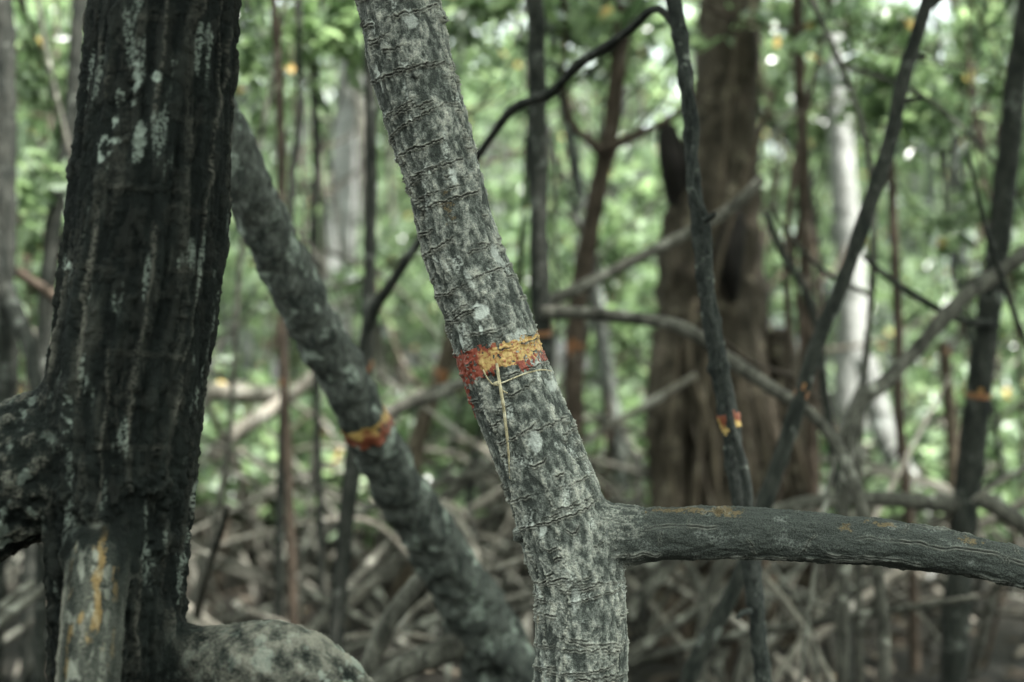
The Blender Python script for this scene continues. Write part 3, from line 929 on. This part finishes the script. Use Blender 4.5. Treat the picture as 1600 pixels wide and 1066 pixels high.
stem('knotted_stem', 'dark knotted double stem with small orange and red band in front of brown tree', 'stem', r, M['node'], seg=18, step=.008, rough=.10, freq=26, knots=.28, flute=2, bands=[(655, .055, M['paint_yellow'], -.9)], extra=[('branch', br, M['darkstem'], 14), ('twin_stem', twin, M['node'], 12)] + tw)
# upright dark stem close behind the main trunk
r = path([(835, -60), (838, 100), (841, 250), (843, 400), (846, 500), (852, 640), (862, 780), (872, 960)], 4.6, 4.7, 27, 32)
ex = [('prop_root', path([(848, 488, 4.62, 22), (895, 488, 4.6, 21), (960, 494, 4.6, 20), (1030, 502, 4.55, 20), (1080, 518, 4.5, 22), (1135, 558, 4.5, 21), (1205, 606, 4.45, 21), (1265, 645, 4.4, 20), (1310, 700, 4.35, 19), (1345, 790, 4.3, 19), (1375, 920, 4.3, 18), (1385, 1100, 4.3, 18), (1390, 1300, 4.3, 18)], 4), M['root'], 14)]
stem('upright_stem', 'straight dark upright stem with long root arching right, beside the sharp leaning trunk', 'stem', r, M['darkstem'], seg=16, step=.02, bands=[(522, .05, PO, 0)], extra=ex)
# brown stem
r = path([(978, -50), (968, 80), (955, 200), (940, 270), (922, 360), (906, 460), (899, 550), (896, 650), (890, 800)], 6.4, 6.6, 27, 30)
ex = [('branch', path([(942, 240, 6.42, 18), (915, 215, 6.4, 14), (893, 190, 6.4, 12), (880, 120, 6.4, 10), (884, 40, 6.4, 9), (880, -40, 6.4, 8)], 6), M['brown'], 10), ('branch', path([(945, 235, 6.42, 18), (985, 215, 6.4, 15), (1040, 190, 6.35, 12), (1090, 150, 6.3, 10)], 6), M['brown'], 10)]
stem('brown_sapling', 'reddish brown stem with orange band between the upright stem and big brown tree', 'stem', r, M['brown'], bands=[(542, .09, PO, 0)], extra=ex)
# dark stem left of main trunk
r = path([(572, -50), (577, 100), (580, 250), (578, 400), (575, 500), (571, 580), (560, 690), (545, 800), (530, 950)], 5.0, 5.1, 17, 22)
stem('dark_sapling', 'thin dark stem with orange band left of the sharp leaning trunk', 'stem', r, M['darkstem'], bands=[(570, .06, PO, .4)])
# curving dark stem on the right
r = path([(1462, -50), (1443, 20), (1410, 130), (1391, 220), (1352, 340), (1321, 430), (1280, 530), (1246, 635), (1215, 730), (1185, 810), (1163, 885), (1122, 970), (1075, 1066)], 4.1, 3.9, 21, 28)
tw = [('twig', path([(1402, 160, 4.08, 12), (1425, 157, 4.05, 10), (1440, 154, 4.02, 4)], 4), M['darkstem'], 8), ('twig', path([(1415, 95, 4.1, 10), (1432, 88, 4.1, 8), (1446, 90, 4.1, 4)], 4), M['darkstem'], 8),
      ('twig', path([(1440, 18, 4.1, 18), (1470, -5, 4.1, 14), (1500, -40, 4.1, 10)], 4), M['darkstem'], 10)]
stem('curving_stem', 'dark curving stem sweeping from top right down behind the horizontal root', 'stem', r, M['grey2'] if 'grey2' in M else M['darkstem'], bands=[(608, .035, PO, .3)], extra=tw, knots=.08)
# stem at the right edge
r = path([(1606, 0), (1590, 110), (1575, 240), (1560, 380), (1547, 480), (1532, 590), (1522, 680), (1508, 800), (1495, 950)], 5.0, 5.1, 32, 42)
ex = [('prop_root', path([(1650, 360, 4.85, 20), (1600, 398, 4.9, 22), (1545, 437, 4.9, 24), (1500, 470, 4.85, 24), (1430, 548, 4.8, 24), (1380, 600, 4.75, 24), (1345, 630, 4.75, 22), (1325, 700, 4.7, 20), (1318, 850, 4.7, 20), (1315, 1260, 4.7, 20)], 5), M['root'], 14),
      ('prop_root', path([(1508, 790, 5.1, 32), (1460, 786, 5.05, 26), (1400, 781, 5.0, 24), (1320, 780, 5.0, 23), (1240, 790, 5.0, 22), (1170, 825, 5.0, 22), (1120, 900, 5, 22), (1095, 1020, 5, 22), (1090, 1230, 5, 22)], 5), M['root'], 12),
      ('prop_root', path([(1512, 770, 5.1, 30), (1570, 800, 5.1, 28), (1640, 860, 5.1, 26), (1690, 1000, 5.1, 25), (1700, 1230, 5.1, 25)], 5), M['root'], 12),
      ('branch', path([(1550, 505, 5.0, 14), (1500, 500, 4.95, 12), (1440, 468, 4.9, 12), (1385, 432, 4.85, 10), (1350, 400, 4.8, 8)], 5), M['darkstem'], 10)]
stem('leaning_dark_stem', 'dark stem with dull orange band leaning near the right edge', 'stem', r, M['darkstem'], seg=18, bands=[(620, .05, PO, .6)], extra=ex)
# big brown tree
r = path([(1143, -60, 7.4, 92), (1138, 60, 7.4, 98), (1132, 160, 7.4, 106), (1122, 260, 7.4, 128), (1112, 350, 7.4, 156), (1110, 440, 7.4, 170), (1116, 540, 7.4, 172), (1130, 640, 7.4, 184), (1142, 760, 7.4, 206), (1148, 880, 7.4, 222), (1150, 960, 7.4, 240)], 7.4)
aer = []
for k, pts in enumerate([[(1160, -40), (1150, 60), (1138, 180), (1122, 330), (1118, 500)], [(1210, 140), (1178, 240), (1150, 320), (1118, 440), (1100, 620), (1086, 800), (1080, 960)], [(1085, 470), (1076, 560), (1112, 680), (1122, 800), (1126, 960)],
                         [(1120, 560), (1098, 680), (1084, 790), (1076, 965)], [(1150, 560), (1172, 700), (1190, 820), (1204, 965)], [(1182, 600), (1200, 720), (1212, 860), (1222, 965)], [(1140, 640), (1150, 760), (1146, 860), (1150, 965)],
                         [(1225, 640), (1262, 760), (1272, 880), (1268, 985)], [(1060, 540), (1046, 700), (1060, 850), (1062, 965)], [(1195, 640), (1240, 800), (1244, 900), (1238, 985)]]):
    n = len(pts)
    aer.append(('aerial_root', path([(x, y, 7.1 - .1 * (k % 3), 7 + 1.5 * (k % 4)) for x, y in pts] + [(pts[-1][0], 1000, 7.0, 9)], 7), M['aerial'], 8))
aer.append(('broken_stub', path([(1075, 330, 7.35, 60), (1056, 270, 7.3, 50), (1046, 225, 7.3, 40), (1044, 195, 7.3, 26)], 7), M['hollow_dark'], 12))
aer.append(('hollow_dark', path([(1150, 330, 7.13, 20), (1142, 380, 7.08, 44), (1140, 420, 7.06, 40), (1146, 470, 7.1, 14)], 7), M['hollow_dark'], 12))  # solid piece; its black colour stands in for the dark inside a hollow
aer.append(('prop_root', path([(1215, 520, 7.35, 50), (1235, 620, 7.3, 54), (1250, 740, 7.2, 52), (1256, 860, 7.1, 52), (1258, 1010, 7.1, 54)], 7), M['bigbrown'], 14))
aer.append(('prop_root', path([(1050, 520, 7.35, 60), (1040, 640, 7.2, 64), (1046, 760, 7.2, 60), (1042, 860, 7.1, 56), (1040, 1010, 7.1, 56)], 7), M['bigbrown'], 14))
stem('brown_tree', 'big coarse brown tree trunk hung with thin tan aerial roots, right of centre', 'tree', r, M['bigbrown'], seg=48, step=.025, rough=.055, freq=6, extra=aer)
# left edge stems
r = path([(0, -50), (4, 150), (4, 330), (0, 470), (4, 560), (2, 680), (-10, 820)], 5.2, 5.2, 40, 48)
ex = [('prop_root', path([(5, 440, 5.2, 24), (30, 500, 5.1, 26), (50, 560, 5.05, 24), (62, 650, 5.0, 22), (66, 800, 5.0, 22), (60, 1200, 5, 20)], 5), M['darkstem'], 12)]
stem('shaded_stem', 'dark blurred stem cut by the left picture edge', 'stem', r, M['darkstem'], seg=16, extra=ex)
r = path([(124, -50), (120, 80), (113, 190), (100, 265), (84, 350), (76, 440), (70, 540), (60, 660), (50, 860)], 6.2, 6.2, 24, 30)
stem('bent_stem', 'bent dark stem between left picture edge and the thick black trunk', 'stem', r, M['darkstem'])
# pale far trunks
r = path([(560, -80), (553, 60), (546, 180), (538, 300), (528, 420), (520, 540), (512, 700)], 12.5, 12.5, 40, 60)
stem('pale_tree', 'bright whitish trunk far behind, left of the sharp leaning trunk', 'tree', r, M['white'], seg=20, step=.06)
r = path([(1296, -60), (1302, 80), (1312, 200), (1318, 300), (1330, 430), (1332, 520), (1326, 640), (1322, 720)], 10.5, 10.5, 30, 56)
stem('pale_tree', 'bright whitish trunk far behind, right of the big brown tree', 'tree', r, M['white'], seg=20, step=.06)
r = path([(1350, 560), (1368, 630), (1388, 690), (1410, 740), (1430, 800)], 9, 8.8, 36, 44)
stem('pale_stump', 'short pale sunlit leaning stump beyond the diagonal root on the right', 'stump', r, M['white'], up=False)
# thin stems
THIN = [
 ('thin brown stem with a small orange band just right of the black left trunk', [(425, -40), (436, 130), (440, 300), (440, 480), (444, 600), (450, 740), (456, 900)], 5.6, 14, M['brown'], [(597, .05)]),
 ('thin dark crooked stem rising left of the pale far trunk', [(505, -40), (492, 110), (496, 250), (488, 390), (492, 560), (500, 800)], 6.2, 10, M['darkstem'], []),
 ('thin dark stem with side twigs above the slanting trunk', [(470, -30), (466, 90), (470, 170), (456, 290), (452, 430), (440, 700)], 5.9, 11, M['darkstem'], []),
 ('thin brown stem right of the big brown tree near the pale trunk', [(1243, -40), (1250, 130), (1256, 300), (1260, 460), (1268, 640), (1272, 850)], 7.0, 20, M['brown'], []),
 ('thin brown stem with kinks between curving stem and right edge', [(1392, 250), (1398, 400), (1404, 520), (1404, 640), (1420, 800)], 6.4, 15, M['brown'], []),
 ('slim stem with a yellow top between the right edge stems', [(1474, 535), (1480, 600), (1488, 680), (1492, 800)], 7.2, 20, M['aerial'], [(545, .06)]),
 ('slim tan stem with orange band behind the sharp trunk on its left', [(745, 440), (715, 520), (690, 580), (672, 630), (650, 700), (640, 780)], 7.0, 26, M['aerial'], [(585, .10)]),
 ('thin dark stem dividing above the arching root right of the brown tree', [(1195, 330), (1225, 400), (1258, 455), (1278, 520), (1290, 620), (1310, 780)], 5.5, 12, M['darkstem'], []),
]
for lab, pts, d, w, m, bd in THIN:
    stem('thin_stem', lab, 'stem', path(pts, d, d, w * .9, w * 1.15), m, seg=10, step=.03, bands=[(y, ww, PO, 0) for y, ww in bd], group='thin stems of the middle ground', up=pts[0][1] < 0)
# bare branches and logs
LOGS = [
 ('pale bare log lying level beside the black left trunk', [(290, 608), (340, 613), (400, 617), (450, 618)], 7.5, 30, M['palewood']),
 ('pale bare branch sloping up to the thin banded stem', [(330, 715), (365, 680), (410, 650), (445, 625), (490, 590)], 7.3, 26, M['palewood']),
 ('grey branch rising to the slanting trunk from behind the sharp trunk', [(590, 655), (640, 630), (690, 612), (740, 592), (800, 570)], 5.4, 24, M['root']),
 ('straight grey branch crossing the big brown tree diagonally', [(840, 478), (900, 452), (980, 412), (1060, 372), (1120, 340), (1160, 310), (1190, 280)], 5.3, 19, M['root']),
 ('pale stick pointing at the left edge above the thick root', [(10, 505), (45, 525), (90, 552)], 6.6, 30, M['palewood']),
 ('brown branch sloping down from the left picture edge', [(-30, 395), (30, 428), (95, 470)], 5.6, 18, M['brown']),
 ('grey branch slanting under the slanting trunk toward the sharp trunk', [(600, 905), (650, 835), (700, 775), (760, 720)], 6.8, 30, M['root']),
 ('grey stick slanting below the horizontal root beside the sharp trunk', [(975, 970), (1010, 925), (1050, 880), (1090, 835)], 5.6, 24, M['root']),
]
for lab, pts, d, w, m in LOGS:
    rr = path(pts, d, d * 1.03, w, w * .85)
    c = rr[:, :3].mean(0)
    rr[:, :3] -= c
    o, _ = tube('bare_branch', rr, m, None, seg=14, step=.03, rough=.08, freq=9)
    o.location = c
    o['label'] = lab; o['category'] = 'branch'; o['group'] = 'bare branches in the middle ground'

# ------------------------------------------------------------------ background mangroves
def leaf_arrays(centers, dirs, ln, wd, r_):
    n = len(centers)
    d = dirs / np.linalg.norm(dirs, axis=1)[:, None]
    up = r_.normal(size=(n, 3)) * .55 + np.array([0, 0, 1.0])
    sd = np.cross(d, up); sd /= np.maximum(np.linalg.norm(sd, axis=1), 1e-6)[:, None]
    nm = np.cross(sd, d)
    L = (ln * r_.uniform(.7, 1.25, n))[:, None]; Wd = (wd * r_.uniform(.8, 1.2, n))[:, None]
    b = centers
    v = np.stack([b, b + d * L * .35 + sd * Wd * .5 + nm * Wd * .16, b + d * L * .75 + sd * Wd * .42 + nm * Wd * .12, b + d * L - nm * L * .06,
                  b + d * L * .75 - sd * Wd * .42 + nm * Wd * .12, b + d * L * .35 - sd * Wd * .5 + nm * Wd * .16], 1).reshape(-1, 3)
    i = (np.arange(n) * 6)[:, None]
    f = np.vstack([i + np.array([0, 1, 2, 3]), i + np.array([0, 3, 4, 5])])
    tone = np.repeat(np.where(r_.random(n) < .015, r_.uniform(.965, 1, n), r_.beta(1.3, 1.6, n) * .94), 6)
    return v, f, np.stack([tone] * 3 + [np.ones_like(tone)], 1)

def crown_arrays(tips, r_, per=9, ln=.11, wd=.05):
    c = np.repeat(tips, per, axis=0) + r_.normal(size=(len(tips) * per, 3)) * .035
    d = r_.normal(size=c.shape) + np.array([0, 0, .45])
    return leaf_arrays(c, d, ln, wd, r_)

def clump_points(centre, rad, n, r_):
    """twig tips gathered in uneven clumps through the crown volume"""
    nc = max(4, n // 22)
    u = r_.normal(size=(nc, 3)); u /= np.linalg.norm(u, axis=1)[:, None]
    cc = np.array(centre) + u * np.array(rad) * (r_.random((nc, 1)) ** .4)
    k = r_.integers(0, nc, n)
    sp = r_.uniform(.35, .9, nc)
    return cc[k] + r_.normal(size=(n, 3)) * (sp[k][:, None] * .23) * np.array([1.2, 1.2, .8])

def copy_tree(o, parent=None):
    c = o.copy()
    COL.objects.link(c)
    c.parent = parent
    for ch in list(o.children):
        copy_tree(ch, c)
    return c

def proto_tree(name, label, cat, group, h, rad, cz, crad, ntips, nroots, r_, mat, rootmat, per=9, limbs=4, ln=.11):
    root = empty(name, label, cat, group)
    bend = r_.normal(0, .25, (4, 2)); bend[0] = 0
    zs = np.array([-.1, h * .35, h * .7, h])
    rows = [[*np.cumsum(bend, 0)[k] * (k > 0) * .8, zs[k], rad * (1.15 - .27 * k)] for k in range(4)]
    tube('trunk', rows, mat, root, seg=10, step=.12, rough=.09, freq=6)
    q = catmull(rows, 50)
    tips = clump_points((rows[2][0], rows[2][1], cz), crad, ntips, r_)
    for k in range(limbs):
        a = q[int(r_.uniform(14, 46))]
        b = tips[r_.integers(len(tips))]
        m = (a[:3] + b) / 2 + np.array([0, 0, -.1])
        tube('limb', [[*a[:3], rad * .4], [*m, rad * .28], [*b, rad * .12]], mat, root, seg=6, step=.15, rough=.06)
    for k in range(nroots):
        an = 2 * math.pi * (k + r_.uniform(-.3, .3)) / nroots
        z0 = r_.uniform(.25, 1.25); R = r_.uniform(.45, 1.3) * (0.5 + z0 * .6)
        a = q[np.argmin(np.abs(q[:, 2] - z0))]
        u = np.array([math.cos(an), math.sin(an)])
        rr = rad * r_.uniform(.3, .5)
        pts = [[*a[:2], z0, rr], [*(a[:2] + u * R * .4), z0 * .98, rr * .95], [*(a[:2] + u * R * .8), z0 * .6, rr * .85], [*(a[:2] + u * R), -.12, rr * .8]]
        tube('prop_root', pts, rootmat, root, seg=7, step=.1, rough=.1)
    v, f, t = crown_arrays(tips, r_, per, ln, ln * .46)
    mesh_obj('crown', v, f, M['leaf'], root, smooth=False, attrs={'tone': t})
    return root

LT = 'slender background mangrove on stilt roots with loose green crown'
GT = 'slender mangroves of the blurred background'
LS = 'leafy young mangrove sapling in the blurred background'
GS = 'leafy saplings of the blurred background'
LF = 'far mangrove with a broad pale green crown closing the view'
GF = 'far mangroves closing the view'
r_ = np.random.default_rng(11)
protoT = [proto_tree('background_mangrove', LT, 'tree', GT, r_.uniform(5, 6.5), r_.uniform(.035, .07), r_.uniform(3.9, 4.8), (1.3, 1.3, 1.4), 210, 7, r_, [M['brown'], M['darkstem'], M['root'], M['grey']][k % 4], M['root']) for k in range(5)]
protoS = [proto_tree('mangrove_sapling', LS, 'sapling', GS, r_.uniform(1.8, 2.8), .016, r_.uniform(1.3, 1.9), (.65, .65, .8), 75, 3, r_, M['brown'], M['root'], limbs=5) for k in range(4)]
protoF = [proto_tree('far_mangrove', LF, 'tree', GF, r_.uniform(7, 9), .08, 4.2, (2.3, 2.0, 3.6), 420, 0, r_, M['grey'], M['root'], per=9, limbs=5, ln=.14) for k in range(3)]

def place(protos, spots):
    for k, (x, y, s, rz) in enumerate(spots):
        p = protos[k % len(protos)]
        o = p if k < len(protos) else copy_tree(p)
        o.location = (x, y, 0); o.scale = (s, s, s); o.rotation_euler = (0, 0, rz)

def scatter(y0, y1, spacing, extra_w, avoid, jit=.4):
    out = []
    y = y0
    row = 0
    while y < y1:
        hw = .36 * y + extra_w
        n = int(2 * hw / spacing) + 1
        for k in range(n):
            x = -hw + (k + .5 * (row % 2)) * spacing + r_.uniform(-jit, jit) * spacing
            yy = y + r_.uniform(-jit, jit) * spacing
            out.append((x, yy, r_.uniform(.85, 1.2), r_.uniform(0, 6.28)))
        y += spacing
        row += 1
    out = [s for s in out if all(math.hypot(s[0] - a, s[1] - b) > c for a, b, c in avoid)]
    r_.shuffle(out)
    return [tuple(s) for s in out]
AV = [(1.2, 7.4, 1.0), (-.5, 5.5, .8), (-1.0, 8.4, 1.0), (2.0, 9.5, .9)]
place(protoT, scatter(8.8, 12.5, 2.7, 1.0, AV) + scatter(13.5, 17.5, 3.9, 1.0, AV))
place(protoS, scatter(8.4, 18, 1.75, 0.4, AV))
place(protoF, scatter(17.5, 42, 3.4, 1.5, []) + [(x, y, q * 1.7, a) for x, y, q, a in scatter(44, 56, 5.0, 2.0, [])])
LB = 'low leafy mangrove seedling on the mud of the background'
GB = 'low seedlings of the background'
protoB = [proto_tree('mangrove_seedling', LB, 'seedling', GB, r_.uniform(.7, 1.1), .010, r_.uniform(.5, .75), (.45, .45, .4), 45, 0, r_, M['brown'], M['root'], limbs=3, ln=.12) for k in range(4)]
place(protoB, scatter(8.6, 18, 1.15, 0.2, AV) + [(-1.75, 8.6, 1.1, 0), (-1.45, 9.6, 1.2, 1), (-2.1, 9.3, 1.0, 2), (-.62, 9.0, 1.0, 3), (-.35, 9.8, 1.2, 4), (-.9, 10.2, 1.2, 5), (.55, 9.2, 1.0, 1), (2.6, 9.0, 1.1, 2), (3.1, 9.8, 1.2, 3)])
# bare twiggy poles between the trunks
LP_ = 'thin twiggy leafless pole standing in the blurred middle distance'
def pole(k):
    root = empty('twiggy_pole', LP_, 'sapling', 'thin twiggy poles of the middle distance')
    h = r_.uniform(3.6, 5.2); rad = r_.uniform(.009, .018)
    b = np.cumsum(r_.normal(0, .16, (6, 2)), 0); b[0] = 0
    zs = np.linspace(-.1, h, 6)
    rows = [[*b[i], zs[i], rad * (1.1 - .13 * i)] for i in range(6)]
    m = [M['brown'], M['darkstem'], M['root']][k % 3]
    tube('trunk', rows, m, root, seg=8, step=.07, rough=.1, freq=9)
    q = catmull(rows, 60)
    for i in range(9):
        a = q[int(r_.uniform(6, 56))]
        an = r_.uniform(0, 6.28); L = r_.uniform(.4, 1.1)
        u = np.array([math.cos(an), math.sin(an), 0])
        sg = r_.uniform(.2, 1.0) if i < 5 else -.8
        tube('limb', [[*a[:3], rad * .7], [*(a[:3] + u * L * .45 + [0, 0, sg * L * .25]), rad * .6], [*(a[:3] + u * L * .8 + [0, 0, sg * L * .7]), rad * .5], [*(a[:3] + u * L + [0, 0, sg * L * 1.1]), rad * .3]], m, root, seg=6, step=.07, rough=.1)
    return root
protoP = [pole(k) for k in range(6)]
place(protoP, scatter(5.4, 12, 1.0, .1, [(1.2, 7.4, .5), (0, 5.6, .25)]))

# crossing dead roots and sticks low over the mud
def tangle():
    protos = []
    for k in range(10):
        L = r_.uniform(.9, 2.1); hgt = r_.uniform(.25, .75); rad = r_.uniform(.008, .024)
        pts = [[-L / 2, 0, -.1, rad], [-L * .32, r_.normal(0, .06), hgt * .75, rad], [r_.normal(0, .1), r_.normal(0, .12), hgt, rad * .9], [L * .3, r_.normal(0, .06), hgt * .65, rad * .85], [L / 2, r_.normal(0, .05), -.1, rad * .8]]
        if k % 2 == 1:
            pts = [[-L / 2, 0, -.08, rad], [-L * .1, r_.normal(0, .08), hgt * .7, rad * .9], [L * .5, r_.normal(0, .1), hgt * 1.6, rad * .5]]
        o, _ = tube('arched_root', pts, [M['root'], M['palewood'], M['root'], M['root'], M['palewood']][k % 5], None, seg=8, step=.05, rough=.1, freq=9)
        o['label'] = 'grey arched root in the dim tangle low over the mud'; o['category'] = 'root'; o['group'] = 'arched roots tangled over the mud'
        protos.append(o)
    spots = []
    for y in np.arange(5.2, 12.5, .42):
        hw = .37 * y
        for x in np.arange(-hw, hw, .40):
            spots.append((x + r_.uniform(-.3, .3), y + r_.uniform(-.26, .26), r_.uniform(.8, 1.25), r_.uniform(0, 6.28)))
    spots = [q for q in spots if math.hypot(q[0] - 1.2, q[1] - 7.4) > .7]
    place(protos, spots[:296])
tangle()

# unseen overhead crowns added to the near trees, placed to shade the place
OVER = {'knotted_stem': (1.9, 2.5, 4.7), 'upright_stem': (1.6, 4.1, 5.0), 'curving_stem': (2.8, 3.3, 4.9), 'slanting_mangrove': (-.6, 3.4, 5.0), 'shaded_stem': (-2.6, 4.6, 5.2), 'brown_sapling': (2.7, 6.3, 5.2), 'leaning_dark_stem': (3.7, 4.6, 5.2)}
def near_crown(parent, loc, centre, rad, n):
    v, f, t = crown_arrays(clump_points(centre, rad, n, r_), r_, 9, .15, .07)
    mesh_obj('crown', v - np.array(loc), f, M['leaf'], parent, smooth=False, attrs={'tone': t})
near_crown(main_tree, ML, (1.6, 1.5, 4.6), (1.6, 1.4, .9), 900)
near_crown(left_tree, LLoc, (.7, .9, 4.8), (1.7, 1.5, .9), 560)
for ob in list(bpy.data.objects):
    if ob.parent is None and ob.name in OVER:
        cx, cy, cz = OVER[ob.name]
        near_crown(ob, np.array(ob.location), (cx, cy, cz), (1.6, 1.5, .8), 420)

LV = 'tall mangrove standing behind the viewpoint among the near trunks'  # unseen trees added to cut frontal and low sky light
protoV = [proto_tree('light_blocking_mangrove', LV, 'tree', 'unseen mangroves added to block light', 7.0, .09, 3.7, (2.1, 1.9, 3.3), 560, 5, r_, M['grey'], M['root'], ln=.16)]
place(protoV, [(-0.6, -5.0, 1, 1.9), (1.8, -4.4, 1, 3.1), (4.2, -3.0, 1, 4.4), (4.9, 0.6, 1, 2.2), (0.2, -7.5, 1.1, .7), (-6.5, -8, 1.0, 1.2), (4.6, -7, 1.1, 2.9), (-7.5, 3.0, 1, 3.6), (6.0, 4.2, 1, 5.5)])

BOUGH = {'shaded_stem': [(50, 90, 6.4, .42), (95, 230, 6.8, .36), (20, 300, 6.2, .3)], 'dark_sapling': [(480, 10, 6.2, .34), (660, 70, 6.8, .28), (540, -20, 6.0, .3)], 'upright_stem': [(770, 10, 6.4, .36), (880, 40, 6.6, .26)],
         'curving_stem': [(1270, 30, 7.2, .26), (1350, 90, 7.0, .36)], 'leaning_dark_stem': [(1565, 50, 6.6, .42), (1480, 190, 7.4, .3), (1575, 320, 7.0, .28)], 'slanting_mangrove': [(410, 60, 6.4, .3)]}
for ob in list(bpy.data.objects):
    if ob.parent is None and ob.name in BOUGH:
        loc = np.array(ob.location)
        tr = [c for c in ob.children if c.name.startswith('trunk')][0]
        tv = np.empty(len(tr.data.vertices) * 3, np.float32); tr.data.vertices.foreach_get('co', tv); tv = tv.reshape(-1, 3)
        for (px, py, d, rad) in BOUGH[ob.name]:
            c = P(px, py, d) - loc
            a = tv[np.argmin(np.linalg.norm(tv - (c + [0, 0, .5]), axis=1))]
            mid = (a + c) / 2 + np.array([0, 0, .12])
            tube('limb', [[*a, .012], [*mid, .009], [*c, .005]], M['darkstem'], ob, seg=6, step=.06, rough=.1)
            tips = clump_points(c, (rad * 1.3, rad, rad * .8), int(95 * rad), r_)
            v, f, t = crown_arrays(tips, r_, 8, .115, .055)
            lb = mesh_obj('leafy_bough', v, f, M['leaf'], ob, smooth=False, attrs={'tone': t})
            lb['kind'] = 'stuff'

# leaf litter on the mud
def litter():
    n = 2200
    y = r_.uniform(3.5, 16, n); x = r_.uniform(-1, 1, n) * (.4 * y + .5)
    p = np.stack([x, y, np.zeros(n)], 1)
    p[:, 2] = .07 * fbm(p * .6, 3) + .035 * fbm(p * 2.7, 3) - .015
    d = r_.normal(size=(n, 3)) * np.array([1, 1, .2])
    v, f, t = leaf_arrays(p, d, .10, .05, r_)
    o = mesh_obj('leaf_litter', v, f, M['litter'], None, smooth=False, attrs={'tone': t})
    o['kind'] = 'stuff'; o['label'] = 'fallen brown leaves scattered over the dark mud'; o['category'] = 'leaf litter'
litter()
